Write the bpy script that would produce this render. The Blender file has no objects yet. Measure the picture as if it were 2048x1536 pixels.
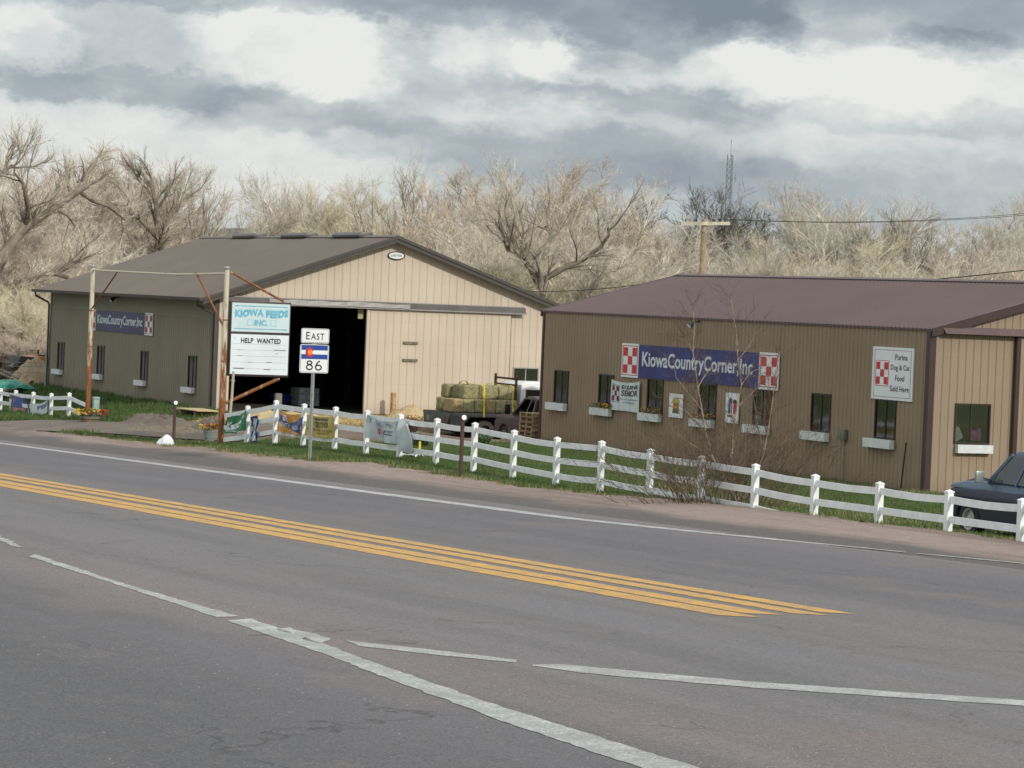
import bpy, bmesh, math, random
import numpy as np
from mathutils import Vector, Matrix, noise as mnoise
C = bpy.context.scene
COL = C.collection
R = math.radians
PI = math.pi

# ------------------------------------------------------------------ camera model and terrain
F = 6000.0
CZ = 4.45
def nrm(v): 
    l = math.sqrt(sum(a*a for a in v)); return [a/l for a in v]
def dt(a, b): return sum(x*y for x, y in zip(a, b))
def cr(a, b): return [a[1]*b[2]-a[2]*b[1], a[2]*b[0]-a[0]*b[2], a[0]*b[1]-a[1]*b[0]]
cA = nrm([-2764, -282, F])
cU = nrm(cr([0, -170, F], [1, .0405, 0]))
if cU[1] > 0: cU = [-a for a in cU]
_k = dt(cA, cU)
cA = nrm([a-_k*u for a, u in zip(cA, cU)])
cB = nrm(cr(cA, cU))
if cB[0] < 0: cB = [-a for a in cB]
def ray(x, y):
    d = [x-1024, y-768, F]
    return (dt(d, cB), dt(d, cA), dt(d, cU))
def onX(x, y, X):
    r = ray(x, y); t = X/r[0]; return (X, r[1]*t, CZ+r[2]*t)
def onY(x, y, Y):
    r = ray(x, y); t = Y/r[1]; return (r[0]*t, Y, CZ+r[2]*t)

FZ = [(44, .40), (48.4, .36), (53.4, .25), (58, .16), (62, .05), (66, -.03), (75, .0), (79, -.05), (83, -.15), (86, -.22),
      (88, -.35), (90.5, -.6), (100, -.6), (107, -.6), (110, -.68), (117, -.9), (130, -1.3), (160, -1.8)]
FZx = np.array([a for a, b in FZ]); FZy = np.array([b for a, b in FZ])
def sst(a, b, t):
    t = np.clip((t-a)/(b-a), 0, 1); return t*t*(3-2*t)
def gz(X, Y):
    X = np.asarray(X, float); Y = np.asarray(Y, float)
    r = np.clip(1.55-.026*Y, -2.2, 3.0)
    fz = np.interp(Y, FZx, FZy)
    yd = -1.5*sst(125, 150, Y)-.6*sst(38.5, 41.5, X)*sst(86.8, 88.6, Y)*(1-sst(94, 100, Y))
    s = np.clip((X-27)/4.4, 0, 1)
    z = r+(fz-r)*s
    return z+(yd-z)*sst(31.4, 34.8, X)
def g(x, y): return float(gz(x, y))
def gr(x, y):
    r = nrm(ray(x, y)); t = 15.0
    while t < 400:
        if CZ+r[2]*t < g(r[0]*t, r[1]*t): break
        t += .08
    return (r[0]*t, r[1]*t, g(r[0]*t, r[1]*t))

# ------------------------------------------------------------------ scene helpers
def tag(o, label=None, cat=None, group=None, kind=None):
    if label: o['label'] = label
    if cat: o['category'] = cat
    if group: o['group'] = group
    if kind: o['kind'] = kind
    return o
def empty(name, loc, rz=0, label=None, cat=None, group=None):
    o = bpy.data.objects.new(name, None); COL.objects.link(o)
    o.location = loc; o.rotation_euler = (0, 0, rz); o.empty_display_size = .2
    return tag(o, label, cat, group)
def rootloc(p):
    while p.parent: p = p.parent
    return Vector(p.location)
def link(name, me, m, parent=None, world=True):
    if m is not None: me.materials.append(m)
    if parent is not None and world:
        me.transform(Matrix.Translation(-rootloc(parent)))
    o = bpy.data.objects.new(name, me); COL.objects.link(o)
    if parent is not None: o.parent = parent
    return o
class MB:
    def __init__(s): s.v = []; s.f = []
    def add(s, vs, fs):
        n = len(s.v); s.v += [tuple(a) for a in vs]; s.f += [tuple(i+n for i in f) for f in fs]; return s
    def quad(s, a, b, c, d): return s.add([a, b, c, d], [(0, 1, 2, 3)])
    def box(s, x0, x1, y0, y1, z0, z1, M=None):
        vs = [Vector((x, y, z)) for x in (x0, x1) for y in (y0, y1) for z in (z0, z1)]
        if M: vs = [M @ v for v in vs]
        return s.add(vs, [(0, 1, 3, 2), (4, 6, 7, 5), (0, 4, 5, 1), (2, 3, 7, 6), (0, 2, 6, 4), (1, 5, 7, 3)])
    def bar(s, p, q, w, h, upv=(0, 0, 1)):
        p = Vector(p); q = Vector(q); d = (q-p); L = d.length; d.normalize()
        u = Vector(upv); sd = d.cross(u); 
        if sd.length < 1e-4: sd = Vector((1, 0, 0))
        sd.normalize(); u = sd.cross(d)
        vs = []
        for b in (p, q):
            for a, c in ((-1, -1), (1, -1), (1, 1), (-1, 1)): vs.append(b+sd*a*w/2+u*c*h/2)
        return s.add(vs, [(3, 2, 1, 0), (4, 5, 6, 7), (0, 1, 5, 4), (1, 2, 6, 5), (2, 3, 7, 6), (3, 0, 4, 7)])
    def tube(s, pts, rad, n=8, cap=True):
        pts = [Vector(p) for p in pts]; k = len(pts)
        if not hasattr(rad, '__len__'): rad = [rad]*k
        vs = []
        pu = None
        for i, p in enumerate(pts):
            d = pts[min(i+1, k-1)]-pts[max(i-1, 0)]
            if d.length < 1e-7: d = Vector((0, 0, 1))
            d.normalize()
            if pu is None:
                pu = Vector((0, 0, 1)) if abs(d.z) < .9 else Vector((1, 0, 0))
            a = pu-d*pu.dot(d); a.normalize(); b = d.cross(a); pu = a
            for j in range(n):
                t = 2*PI*j/n; vs.append(p+(a*math.cos(t)+b*math.sin(t))*rad[i])
        fs = [(i*n+j, i*n+(j+1) % n, (i+1)*n+(j+1) % n, (i+1)*n+j) for i in range(k-1) for j in range(n)]
        if cap: fs += [tuple(range(n))[::-1], tuple((k-1)*n+j for j in range(n))]
        return s.add(vs, fs)
    def prism(s, poly, M, d0, d1):
        """poly in local xy, extruded along local z from d0 to d1, through matrix M"""
        n = len(poly)
        vs = [M @ Vector((x, y, d0)) for x, y in poly]+[M @ Vector((x, y, d1)) for x, y in poly]
        fs = [tuple(range(n))[::-1], tuple(range(n, 2*n))]+[(i, (i+1) % n, n+(i+1) % n, n+i) for i in range(n)]
        return s.add(vs, fs)
    def lathe(s, prof, c=(0, 0, 0), n=20):
        vs = []; k = len(prof)
        for r, z in prof:
            for j in range(n):
                t = 2*PI*j/n; vs.append((c[0]+r*math.cos(t), c[1]+r*math.sin(t), c[2]+z))
        fs = [(i*n+j, i*n+(j+1) % n, (i+1)*n+(j+1) % n, (i+1)*n+j) for i in range(k-1) for j in range(n)]
        fs += [tuple(range(n))[::-1], tuple((k-1)*n+j for j in range(n))]
        return s.add(vs, fs)
    def mesh(s, name, smooth=False, tri=False, fixn=True):
        me = bpy.data.meshes.new(name); me.from_pydata(s.v, [], s.f)
        if fixn:
            bm = bmesh.new(); bm.from_mesh(me); bmesh.ops.recalc_face_normals(bm, faces=bm.faces)
            bm.to_mesh(me); bm.free()
        if smooth: me.polygons.foreach_set('use_smooth', [True]*len(me.polygons))
        me.update(); return me
    def build(s, name, m, parent=None, world=True, smooth=False, bevel=0, fixn=True):
        me = s.mesh(name, smooth, fixn=fixn)
        if bevel:
            bm = bmesh.new(); bm.from_mesh(me)
            bmesh.ops.remove_doubles(bm, verts=bm.verts, dist=1e-5)
            es = [e for e in bm.edges if len(e.link_faces) == 2 and e.calc_face_angle(0) > .5]
            bmesh.ops.bevel(bm, geom=es, offset=bevel, segments=2, affect='EDGES', profile=.6)
            for f in bm.faces: f.smooth = True
            bm.to_mesh(me); bm.free()
            try: me.set_sharp_from_angle(angle=R(40))
            except Exception: pass
        elif smooth:
            try: me.set_sharp_from_angle(angle=R(45))
            except Exception: pass
        return link(name, me, m, parent, world)
def npmesh(name, V, Fc, m, parent=None, world=True, smooth=False):
    me = bpy.data.meshes.new(name); nv = len(V); nf = len(Fc); k = Fc.shape[1]
    me.vertices.add(nv); me.vertices.foreach_set('co', np.asarray(V, np.float32).ravel())
    me.loops.add(nf*k); me.loops.foreach_set('vertex_index', np.asarray(Fc, np.int32).ravel())
    me.polygons.add(nf); me.polygons.foreach_set('loop_start', np.arange(0, nf*k, k, dtype=np.int32))
    try: me.polygons.foreach_set('loop_total', np.full(nf, k, np.int32))
    except Exception: pass
    if smooth: me.polygons.foreach_set('use_smooth', np.ones(nf, bool))
    me.update(calc_edges=True)
    return link(name, me, m, parent, world)
def dup(root, loc, rz=0, label=None, scale=None, group=None):
    r = root.copy(); COL.objects.link(r); r.location = loc; r.rotation_euler = (0, 0, rz)
    if scale: r.scale = scale if hasattr(scale, '__len__') else (scale,)*3
    if label: r['label'] = label
    if group: r['group'] = group
    for ch in list(root.children):
        c = ch.copy(); COL.objects.link(c); c.parent = r
        for gch in list(ch.children):
            d = gch.copy(); COL.objects.link(d); d.parent = c
    return r

# ------------------------------------------------------------------ materials
def srgb(c):
    if max(c) > 1.5: c = [a/255 for a in c]
    return tuple((a/12.92 if a <= .04045 else ((a+.055)/1.055)**2.4) for a in c)
class NT:
    def __init__(s, nt): s.nt = nt
    def n(s, t, **kw):
        x = s.nt.nodes.new(t)
        for k, v in kw.items():
            if k.startswith('i_'):
                key = k[2:]; x.inputs[int(key) if key.isdigit() else key.replace('_', ' ')].default_value = v
            else: setattr(x, k, v)
        return x
    def l(s, a, b): s.nt.links.new(a, b)
    def math(s, op, a, b=None, clamp=False):
        x = s.n('ShaderNodeMath', operation=op, use_clamp=clamp)
        for i, v in enumerate((a, b)):
            if v is None: continue
            if isinstance(v, (int, float)): x.inputs[i].default_value = v
            else: s.l(v, x.inputs[i])
        return x.outputs[0]
    def mix(s, f, a, b, bt='MIX'):
        x = s.n('ShaderNodeMix', data_type='RGBA', blend_type=bt)
        for i, v in ((0, f), (6, a), (7, b)):
            if isinstance(v, (int, float)): x.inputs[i].default_value = v
            elif isinstance(v, (tuple, list)): x.inputs[i].default_value = (*v[:3], 1)
            else: s.l(v, x.inputs[i])
        return x.outputs[2]
    def noise(s, vec, scale, detail=4, rough=.55, dist=0):
        x = s.n('ShaderNodeTexNoise', i_Scale=scale, i_Detail=detail, i_Roughness=rough, i_Distortion=dist)
        if vec is not None: s.l(vec, x.inputs['Vector'])
        return x.outputs['Fac']
    def ramp(s, f, a, b, c0=0., c1=1.):
        x = s.n('ShaderNodeMapRange', interpolation_type='SMOOTHSTEP')
        for i, v in enumerate((f, a, b, c0, c1)):
            if isinstance(v, (int, float)): x.inputs[i].default_value = v
            else: s.l(v, x.inputs[i])
        return x.outputs[0]
    def mapping(s, vec, sc=(1, 1, 1), rot=(0, 0, 0), loc=(0, 0, 0)):
        x = s.n('ShaderNodeMapping'); x.inputs['Scale'].default_value = sc; x.inputs['Rotation'].default_value = rot
        x.inputs['Location'].default_value = loc
        s.l(vec, x.inputs['Vector']); return x.outputs[0]
    def pos(s): return s.n('ShaderNodeNewGeometry').outputs['Position']
    def obj(s): return s.n('ShaderNodeTexCoord').outputs['Object']
    def sep(s, v):
        x = s.n('ShaderNodeSeparateXYZ'); s.l(v, x.inputs[0]); return x.outputs
def newmat(name):
    m = bpy.data.materials.new(name); m.use_nodes = True; nt = NT(m.node_tree)
    b = m.node_tree.nodes['Principled BSDF']
    return m, nt, b
def mat(name, col, rough=.6, metal=0, var=.12, vs=3., fine=0, bump=0, bs=40., spec=.5, streak=None, obvar=0, coord='pos', dirt=None, panel=0):
    """procedural material: base colour varied by large noise, optional fine grain, vertical streaks, dirt, bump"""
    m, nt, b = newmat(name)
    p = nt.pos() if coord == 'pos' else nt.obj()
    c = col
    k1 = tuple(min(1, a*(1-var)) for a in col); k2 = tuple(min(1, a*(1+var)) for a in col)
    c = nt.mix(nt.ramp(nt.noise(p, vs, 5), .3, .7), k1, k2)
    if fine:
        f = nt.noise(p, bs*2, 2, .7)
        c = nt.mix(fine, c, nt.mix(f, tuple(a*.4 for a in col), tuple(min(1, a*1.7) for a in col)))
    if streak:
        st = nt.noise(nt.mapping(p, (streak[0], streak[0], streak[0]*.08)), 1, 3, .6)
        c = nt.mix(nt.math('MULTIPLY', nt.ramp(st, .5, .75), streak[1]), c, streak[2])
    if panel:
        q = nt.sep(p); wnz = nt.n('ShaderNodeTexWhiteNoise', noise_dimensions='1D'); nt.l(nt.math('FLOOR', nt.math('DIVIDE', q[1 if panel == 1 else 0], .914)), wnz.inputs['W'])
        c = nt.mix(nt.math('MULTIPLY', wnz.outputs['Value'], .16), c, tuple(a*.55 for a in col))
        row = nt.math('ABSOLUTE', nt.math('SUBTRACT', nt.math('FRACT', nt.math('DIVIDE', q[2], .76)), .5))
        c = nt.mix(nt.ramp(row, .006, .018, .10, 0), c, tuple(a*.4 for a in col))
    if dirt:
        z = nt.sep(p)[2]
        dz = nt.ramp(nt.math('ADD', z, nt.math('MULTIPLY', nt.noise(p, 2.5, 4), .35)), dirt[0], dirt[1], dirt[2], 0.)
        c = nt.mix(dz, c, dirt[3])
    if obvar:
        oi = nt.n('ShaderNodeObjectInfo').outputs['Random']
        hs = nt.n('ShaderNodeHueSaturation'); nt.l(nt.math('ADD', nt.math('MULTIPLY', oi, obvar), 1-obvar/2), hs.inputs['Value'])
        nt.l(c, hs.inputs['Color']); c = hs.outputs[0]
    nt.l(c, b.inputs['Base Color'])
    b.inputs['Roughness'].default_value = rough; b.inputs['Metallic'].default_value = metal
    b.inputs['Specular IOR Level'].default_value = spec
    if bump:
        bp = nt.n('ShaderNodeBump', i_Strength=bump, i_Distance=.01); nt.l(nt.noise(p, bs, 3), bp.inputs['Height'])
        nt.l(bp.outputs[0], b.inputs['Normal'])
    return m
M = {}
dirtc = (.10, .075, .055)
M['wallL'] = mat('siding_olive', (.225, .195, .135), .55, panel=1, var=.06, vs=.7, streak=(3, .25, (.18, .16, .11)), dirt=(.0, .5, .35, dirtc))
M['wallLtop'] = mat('siding_green', (.225, .215, .135), .5, panel=1, var=.06, vs=.7)
M['gabL'] = mat('siding_cream', (.56, .475, .375), .55, panel=2, var=.04, vs=.6, streak=(2.5, .2, (.42, .35, .26)), dirt=(.0, .7, .3, dirtc))
M['roofL'] = mat('roof_grey_brown', (.142, .120, .102), .6, spec=.25, var=.05, vs=.4)
M['trimL'] = mat('trim_dark_brown', (.060, .052, .046), .4, var=.1)
M['wallR'] = mat('siding_brown', (.285, .205, .130), .55, panel=1, var=.06, vs=.7, streak=(3, .25, (.22, .16, .10)), dirt=(.0, .5, .4, dirtc))
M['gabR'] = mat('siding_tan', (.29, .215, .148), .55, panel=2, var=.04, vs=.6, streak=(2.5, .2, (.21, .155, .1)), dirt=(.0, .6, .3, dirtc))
M['roofR'] = mat('roof_maroon', (.115, .080, .080), .6, spec=.3, var=.05, vs=.4)
M['trimR'] = mat('trim_maroon', (.050, .026, .025), .4, var=.1)
M['trimR2'] = mat('track_maroon', (.095, .055, .052), .4, var=.1)
M['frame'] = mat('window_frame_bronze', (.028, .020, .016), .4)
M['inside'] = mat('barn_interior', (.040, .034, .028), .9)  # near-black colour puts the unlit interior's shade into floor and lining
M['white'] = mat('white_vinyl', (.78, .80, .80), .35, var=.08, vs=3, streak=(14, .35, (.55, .54, .48)), dirt=(-.9, .25, .18, (.45, .42, .35)))
M['whitebox'] = mat('white_planter_paint', (.62, .64, .64), .5, var=.08, vs=6, streak=(9, .3, (.4, .38, .34)))
M['galv'] = mat('galvanised_steel', (.33, .36, .36), .35, .6, var=.15, vs=12)
M['brownpost'] = mat('brown_post', (.075, .035, .026), .6, var=.2, vs=8)
M['reflector'] = mat('reflector_white', (.85, .86, .88), .25, var=.03)
M['signwhite'] = mat('sign_white', (.74, .76, .76), .4, var=.03)
M['black'] = mat('sign_black', (.012, .012, .014), .5)
M['blue'] = mat('sign_blue', (.012, .055, .30), .35, var=.08)
M['navy'] = mat('banner_navy', (.018, .022, .14), .38, var=.35, vs=1.6)
M['navyL'] = mat('banner_navy_left', (.016, .016, .085), .38, var=.35, vs=1.2)
M['red'] = mat('sign_red', (.52, .025, .030), .45, var=.1)
M['redL'] = mat('sign_red_shop', (.30, .03, .035), .45, var=.1)
M['orange'] = mat('sign_orange', (.85, .22, .02), .45)
M['lettersilver'] = mat('letter_white', (.62, .66, .68), .4, var=.05)
M['paleblue'] = mat('sign_pale_blue', (.56, .68, .70), .35, var=.05, vs=2)
M['cyan'] = mat('letter_cyan', (.14, .40, .52), .4, var=.2, vs=5)
M['boardwhite'] = mat('letter_board', (.70, .76, .80), .35, var=.05, vs=1.5)
M['cabinet'] = mat('cabinet_brown', (.030, .022, .024), .5)
M['line'] = mat('faint_lines', (.30, .34, .36), .6, var=.3, vs=9)
M['woodgrey'] = mat('weathered_wood', (.17, .155, .115), .85, var=.25, vs=6, bump=.4)
M['woodlog'] = mat('peeled_log', (.42, .26, .12), .8, var=.35, vs=9, bump=.3)
M['ply'] = mat('plywood', (.52, .40, .22), .75, var=.12, vs=3)
M['pallet'] = mat('pallet_wood', (.30, .21, .12), .8, var=.3, vs=7)
M['green'] = mat('banner_green', (.010, .155, .050), .45, var=.3, vs=3)
M['bannerwhite'] = mat('banner_white', (.56, .62, .62), .5, var=.1, vs=3)
M['bannergrey'] = mat('banner_grey', (.42, .47, .47), .5, var=.12, vs=3)
M['yellow'] = mat('banner_yellow', (.46, .35, .085), .55, var=.12, vs=3)
M['olive'] = mat('banner_olive', (.10, .10, .03), .55)
M['ochre'] = mat('banner_ochre', (.58, .27, .045), .5, var=.15, vs=4)
M['bnblue'] = mat('banner_blue', (.012, .045, .20), .45, var=.25, vs=4)
M['teal'] = mat('green_tarp', (.01, .20, .14), .5, var=.4, vs=2)
M['tin'] = mat('galvanised_tub', (.25, .28, .27), .4, .3, var=.2, vs=6)
M['petal_r'] = mat('flower_red', (.36, .015, .02), .6, obvar=.3)
M['petal_y'] = mat('flower_yellow', (.62, .42, .03), .6, obvar=.3)
M['leaf'] = mat('leaf_green', (.045, .10, .022), .6, var=.3, vs=20)
M['deadleaf'] = mat('dead_stalk', (.12, .06, .035), .8, var=.4, vs=9)
M['hay'] = mat('hay_bale', (.235, .215, .110), .9, var=.6, vs=9, fine=.6, bs=14, bump=1, obvar=.35)
M['haytip'] = mat('hay_bale_cut_face', (.33, .25, .125), .9, var=.5, vs=9, fine=.4, bs=22, obvar=.25)
M['straw'] = mat('straw', (.42, .32, .17), .9, var=.3, vs=2.5, fine=.4, bs=18, bump=.6)
M['dirt'] = mat('dirt_mound', (.16, .125, .095), .95, var=.3, vs=1.5, fine=.5, bs=9, bump=1)
M['dirtpale'] = mat('pale_dirt', (.33, .25, .16), .95, var=.25, vs=1.2, fine=.45, bs=9, bump=1)
M['rubber'] = mat('tyre_rubber', (.022, .021, .020), .85, var=.2, vs=9)
M['rubberdust'] = mat('dusty_tyre', (.22, .19, .15), .9, var=.2, vs=5)
M['chrome'] = mat('dull_chrome', (.5, .5, .5), .25, .9, var=.1)
M['rim'] = mat('steel_rim', (.45, .43, .40), .45, .5, var=.15, vs=9)
M['bedsteel'] = mat('flatbed_steel', (.115, .12, .115), .6, .2, var=.25, vs=3)
M['strap'] = mat('ratchet_strap', (.70, .55, .02), .6)
M['darkplastic'] = mat('dark_plastic', (.012, .012, .018), .4)
M['underbody'] = mat('underbody', (.008, .008, .008), .9)
M['seat'] = mat('vehicle_seat', (.06, .05, .045), .9)
M['orangepaint'] = mat('orange_machine_paint', (.42, .12, .02), .5, var=.3, vs=3)
M['dark'] = mat('dark_steel', (.018, .016, .015), .6, var=.2)
M['meter'] = mat('meter_grey', (.13, .14, .11), .5, var=.1)
M['pedestal'] = mat('pedestal_green', (.28, .40, .34), .5, var=.1)
M['pole'] = mat('utility_pole', (.36, .27, .17), .85, var=.25, vs=3, bump=.3)
M['pole2'] = mat('crossarm', (.50, .46, .36), .85, var=.25, vs=3)
M['wire'] = mat('wire', (.02, .02, .02), .6)
M['tower'] = mat('tower_steel_haze', (.16, .21, .24), .6)  # bluish tint puts distance haze into the steel colour
M['purple'] = mat('pink_bag', (.40, .06, .30), .5, var=.3, vs=9)
M['sack'] = mat('feed_sack', (.55, .58, .60), .5, var=.2, vs=9)
M['lens'] = mat('lamp_lens', (.7, .72, .75), .15, var=.02)

def rust_mat(name, top):
    m, nt, b = newmat(name); p = nt.pos(); z = nt.sep(p)[2]
    n1 = nt.noise(nt.mapping(p, (9, 9, 1.6)), 1, 6, .65)
    pale = nt.mix(nt.noise(p, 9, 3), (.50, .44, .30), (.62, .58, .46))
    ru = nt.mix(nt.noise(p, 14, 4), (.10, .03, .012), (.36, .13, .035))
    f = nt.ramp(nt.math('ADD', n1, nt.math('MULTIPLY', nt.math('SUBTRACT', top, z), .09)), .42, .62)
    nt.l(nt.mix(f, pale, ru), b.inputs['Base Color']); b.inputs['Roughness'].default_value = .85
    return m
M['rust'] = rust_mat('rusty_painted_pipe', 2.6)
M['rust2'] = rust_mat('rusty_pipe', 6.5)

def glass_mat(name, tint, ref):
    m, nt, b = newmat(name); out = m.node_tree.nodes['Material Output']
    gl = nt.n('ShaderNodeBsdfGlossy', i_Roughness=.04); gl.inputs['Color'].default_value = (ref, ref, ref, 1)
    tr = nt.n('ShaderNodeBsdfTransparent'); tr.inputs['Color'].default_value = (*tint, 1)
    bp = nt.n('ShaderNodeBump', i_Strength=.06, i_Distance=.02); nt.l(nt.noise(nt.pos(), 1.7, 2), bp.inputs['Height'])
    fr = nt.n('ShaderNodeFresnel', i_IOR=1.5); nt.l(bp.outputs[0], gl.inputs['Normal'])
    mx = nt.n('ShaderNodeMixShader'); nt.l(nt.math('ADD', nt.math('MULTIPLY', fr.outputs[0], 1.3), .14), mx.inputs[0])
    nt.l(tr.outputs[0], mx.inputs[1]); nt.l(gl.outputs[0], mx.inputs[2]); nt.l(mx.outputs[0], out.inputs['Surface'])
    return m
M['glass'] = glass_mat('window_glass', (.80, .83, .80), .8)
M['carglass'] = glass_mat('car_glass', (.28, .31, .31), .55)
def carpaint(name, col, dust, dcol=(.17, .14, .11), rough=.35):
    m, nt, b = newmat(name); p = nt.obj()
    z = nt.sep(p)[2]
    f = nt.ramp(nt.math('ADD', z, nt.math('MULTIPLY', nt.noise(p, 3, 5), .5)), .5, 1.5, dust, dust*.25)
    nt.l(nt.mix(f, nt.mix(nt.noise(p, 2, 3), tuple(a*.85 for a in col), tuple(a*1.15 for a in col)), dcol), b.inputs['Base Color'])
    nt.l(nt.math('ADD', nt.math('MULTIPLY', f, .4), rough), b.inputs['Roughness']); b.inputs['Coat Weight'].default_value = .25
    b.inputs['Coat Roughness'].default_value = .2
    return m
M['cp_blue'] = carpaint('paint_navy_truck', (.012, .020, .055), .12)
M['cp_blue2'] = carpaint('paint_faded_blue', (.042, .088, .145), .06, rough=.4)
M['cp_brown'] = carpaint('paint_dusty_maroon', (.060, .026, .030), .75, (.14, .105, .10), rough=.5)
M['cp_white'] = carpaint('paint_white_cab', (.72, .74, .76), .1)
M['cp_red'] = carpaint('paint_red_door', (.30, .012, .018), .1)

# bark and twigs
M['bark'] = mat('bark_dark', (.105, .085, .065), .95, var=.35, vs=2.5, obvar=.5, bump=.5, bs=8, coord='obj')
M['barkmid'] = mat('bark_mid', (.22, .185, .145), .95, var=.4, vs=1.2, obvar=.4, bump=.5, bs=8, coord='obj')
M['barkpale'] = mat('bark_pale', (.60, .56, .47), .9, var=.35, vs=2.0, obvar=.3, bump=.4, bs=8, coord='obj')
def twigmat(name, c1, c2, ov):
    m, nt, b = newmat(name); p = nt.obj()
    oi = nt.n('ShaderNodeObjectInfo').outputs['Random']
    c = nt.mix(nt.ramp(nt.noise(p, .45, 4), .35, .65), c1, c2)
    c = nt.mix(nt.math('MULTIPLY', nt.ramp(nt.noise(p, 6, 2), .45, .7), .5), c, tuple(min(1, a*1.5) for a in c1))
    hs = nt.n('ShaderNodeHueSaturation'); nt.l(nt.math('ADD', nt.math('MULTIPLY', oi, ov), 1-ov/2), hs.inputs['Value'])
    nt.l(c, hs.inputs['Color'])
    nt.l(hs.outputs[0], b.inputs['Base Color']); b.inputs['Roughness'].default_value = .9
    b.inputs['Specular IOR Level'].default_value = .2
    return m
M['twig'] = twigmat('twigs_tan', (.66, .60, .50), (.35, .31, .25), .3)
M['twigred'] = twigmat('twigs_budding', (.60, .50, .40), (.33, .265, .205), .3)
M['twigolive'] = twigmat('twigs_yellow_green', (.58, .52, .37), (.34, .30, .20), .25)
M['twigdark'] = twigmat('twigs_dark', (.15, .14, .12), (.10, .095, .085), .3)
M['shrubtwig'] = twigmat('shrub_twigs', (.135, .095, .072), (.085, .058, .045), .1)
M['shrubbark'] = mat('shrub_bark', (.27, .215, .16), .85, var=.4, vs=6, coord='obj')
# ------------------------------------------------------------------ camera
cam = bpy.data.cameras.new('camera'); co = bpy.data.objects.new('camera', cam); COL.objects.link(co)
cam.sensor_width = 36; cam.lens = F/2048*36; cam.clip_start = 1; cam.clip_end = 9000
xr = Vector((cB[0], cA[0], cU[0])); yu = -Vector((cB[1], cA[1], cU[1])); zb = -Vector((cB[2], cA[2], cU[2]))
mw = Matrix((xr, yu, zb)).transposed().to_4x4(); mw.translation = (0, 0, CZ); co.matrix_world = mw
C.camera = co
C.view_settings.view_transform = 'Standard'; C.view_settings.look = 'None'
C.view_settings.exposure = .06; C.view_settings.gamma = 1
# ------------------------------------------------------------------ sun + sky with clouds
sd = Vector((.20, -.87, .48)).normalized()
su = bpy.data.lights.new('sun', 'SUN'); su.energy = 2.3; su.angle = R(.6); su.color = (1, .94, .85)
so = bpy.data.objects.new('sun', su); COL.objects.link(so); so.rotation_euler = sd.to_track_quat('Z', 'Y').to_euler()
so.location = (0, -30, 60)
W = bpy.data.worlds.new('World'); C.world = W; W.use_nodes = True
wt = NT(W.node_tree); bg = W.node_tree.nodes['Background']
sky = wt.n('ShaderNodeTexSky', sky_type='NISHITA', sun_disc=False, sun_elevation=math.asin(sd.z), sun_rotation=math.atan2(sd.x, sd.y))
skyc = wt.n('ShaderNodeVectorMath', operation='SCALE'); wt.l(sky.outputs[0], skyc.inputs[0]); skyc.inputs['Scale'].default_value = .10
d = wt.n('ShaderNodeTexCoord').outputs['Generated']; dx, dy, dz = wt.sep(d)
U = wt.math('MULTIPLY', wt.math('ARCTAN2', dx, dy), 6.0)
V = wt.math('MULTIPLY', wt.math('ARCSINE', dz), 6.0)
cv = wt.n('ShaderNodeCombineXYZ'); wt.l(U, cv.inputs[0]); wt.l(V, cv.inputs[1])
wn = wt.n('ShaderNodeTexNoise', i_Scale=9, i_Detail=10, i_Roughness=.64); wt.l(wt.mapping(cv.outputs[0], (1, 1.7, 1)), wn.inputs['Vector'])
wv = wt.n('ShaderNodeVectorMath', operation='SUBTRACT'); wt.l(wn.outputs['Color'], wv.inputs[0]); wv.inputs[1].default_value = (.5, .5, .5)
ws = wt.n('ShaderNodeVectorMath', operation='MULTIPLY'); wt.l(wv.outputs[0], ws.inputs[0]); ws.inputs[1].default_value = (.20, .12, 0)
P = wt.n('ShaderNodeVectorMath', operation='ADD'); wt.l(cv.outputs[0], P.inputs[0]); wt.l(ws.outputs[0], P.inputs[1]); P = P.outputs[0]
BL = [(1230, 30, 430, 130, -.20), (1720, 0, 620, 115, -.24), (900, 5, 320, 70, -.14), (450, -10, 560, 42, -.15), (1190, 85, 90, 70, -.10),
      (1560, 85, 75, 100, -.13), (1420, 70, 70, 60, -.08), (1925, 92, 170, 50, -.17), (280, 120, 380, 130, -.06), (260, 175, 420, 42, -.10), (600, 225, 330, 55, -.13), (90, 130, 120, 90, -.07),
      (850, 285, 260, 55, -.10), (1150, 320, 420, 90, -.10), (1010, 170, 110, 70, -.10), (850, 130, 110, 110, -.07), (1340, 175, 300, 80, -.13), (1480, 220, 110, 60, -.08),
      (1330, 320, 330, 80, -.09), (1900, 390, 620, 110, -.09), (1850, 235, 420, 45, -.08), (1100, 160, 200, 45, -.05),
      (50, 70, 120, 80, .16), (600, 100, 260, 130, .17), (420, 60, 80, 60, .06), (1000, 95, 170, 90, .16), (1190, 130, 230, 48, .18), (1500, 150, 180, 70, .20),
      (1700, 140, 300, 150, .15), (1960, 160, 320, 110, .12), (250, 310, 760, 130, .09), (1300, 385, 620, 90, -.07), (1700, 300, 420, 50, .05), (1440, 90, 110, 60, .10), (1020, 230, 260, 60, .04)]
acc = wt.math('MULTIPLY', wt.math('SUBTRACT', wt.noise(wt.mapping(cv.outputs[0], (1, 1.6, 1), loc=(3, 1, 0)), 8, 13, .68, .3), .5), .23)
acc = wt.math('ADD', acc, .80)
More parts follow.
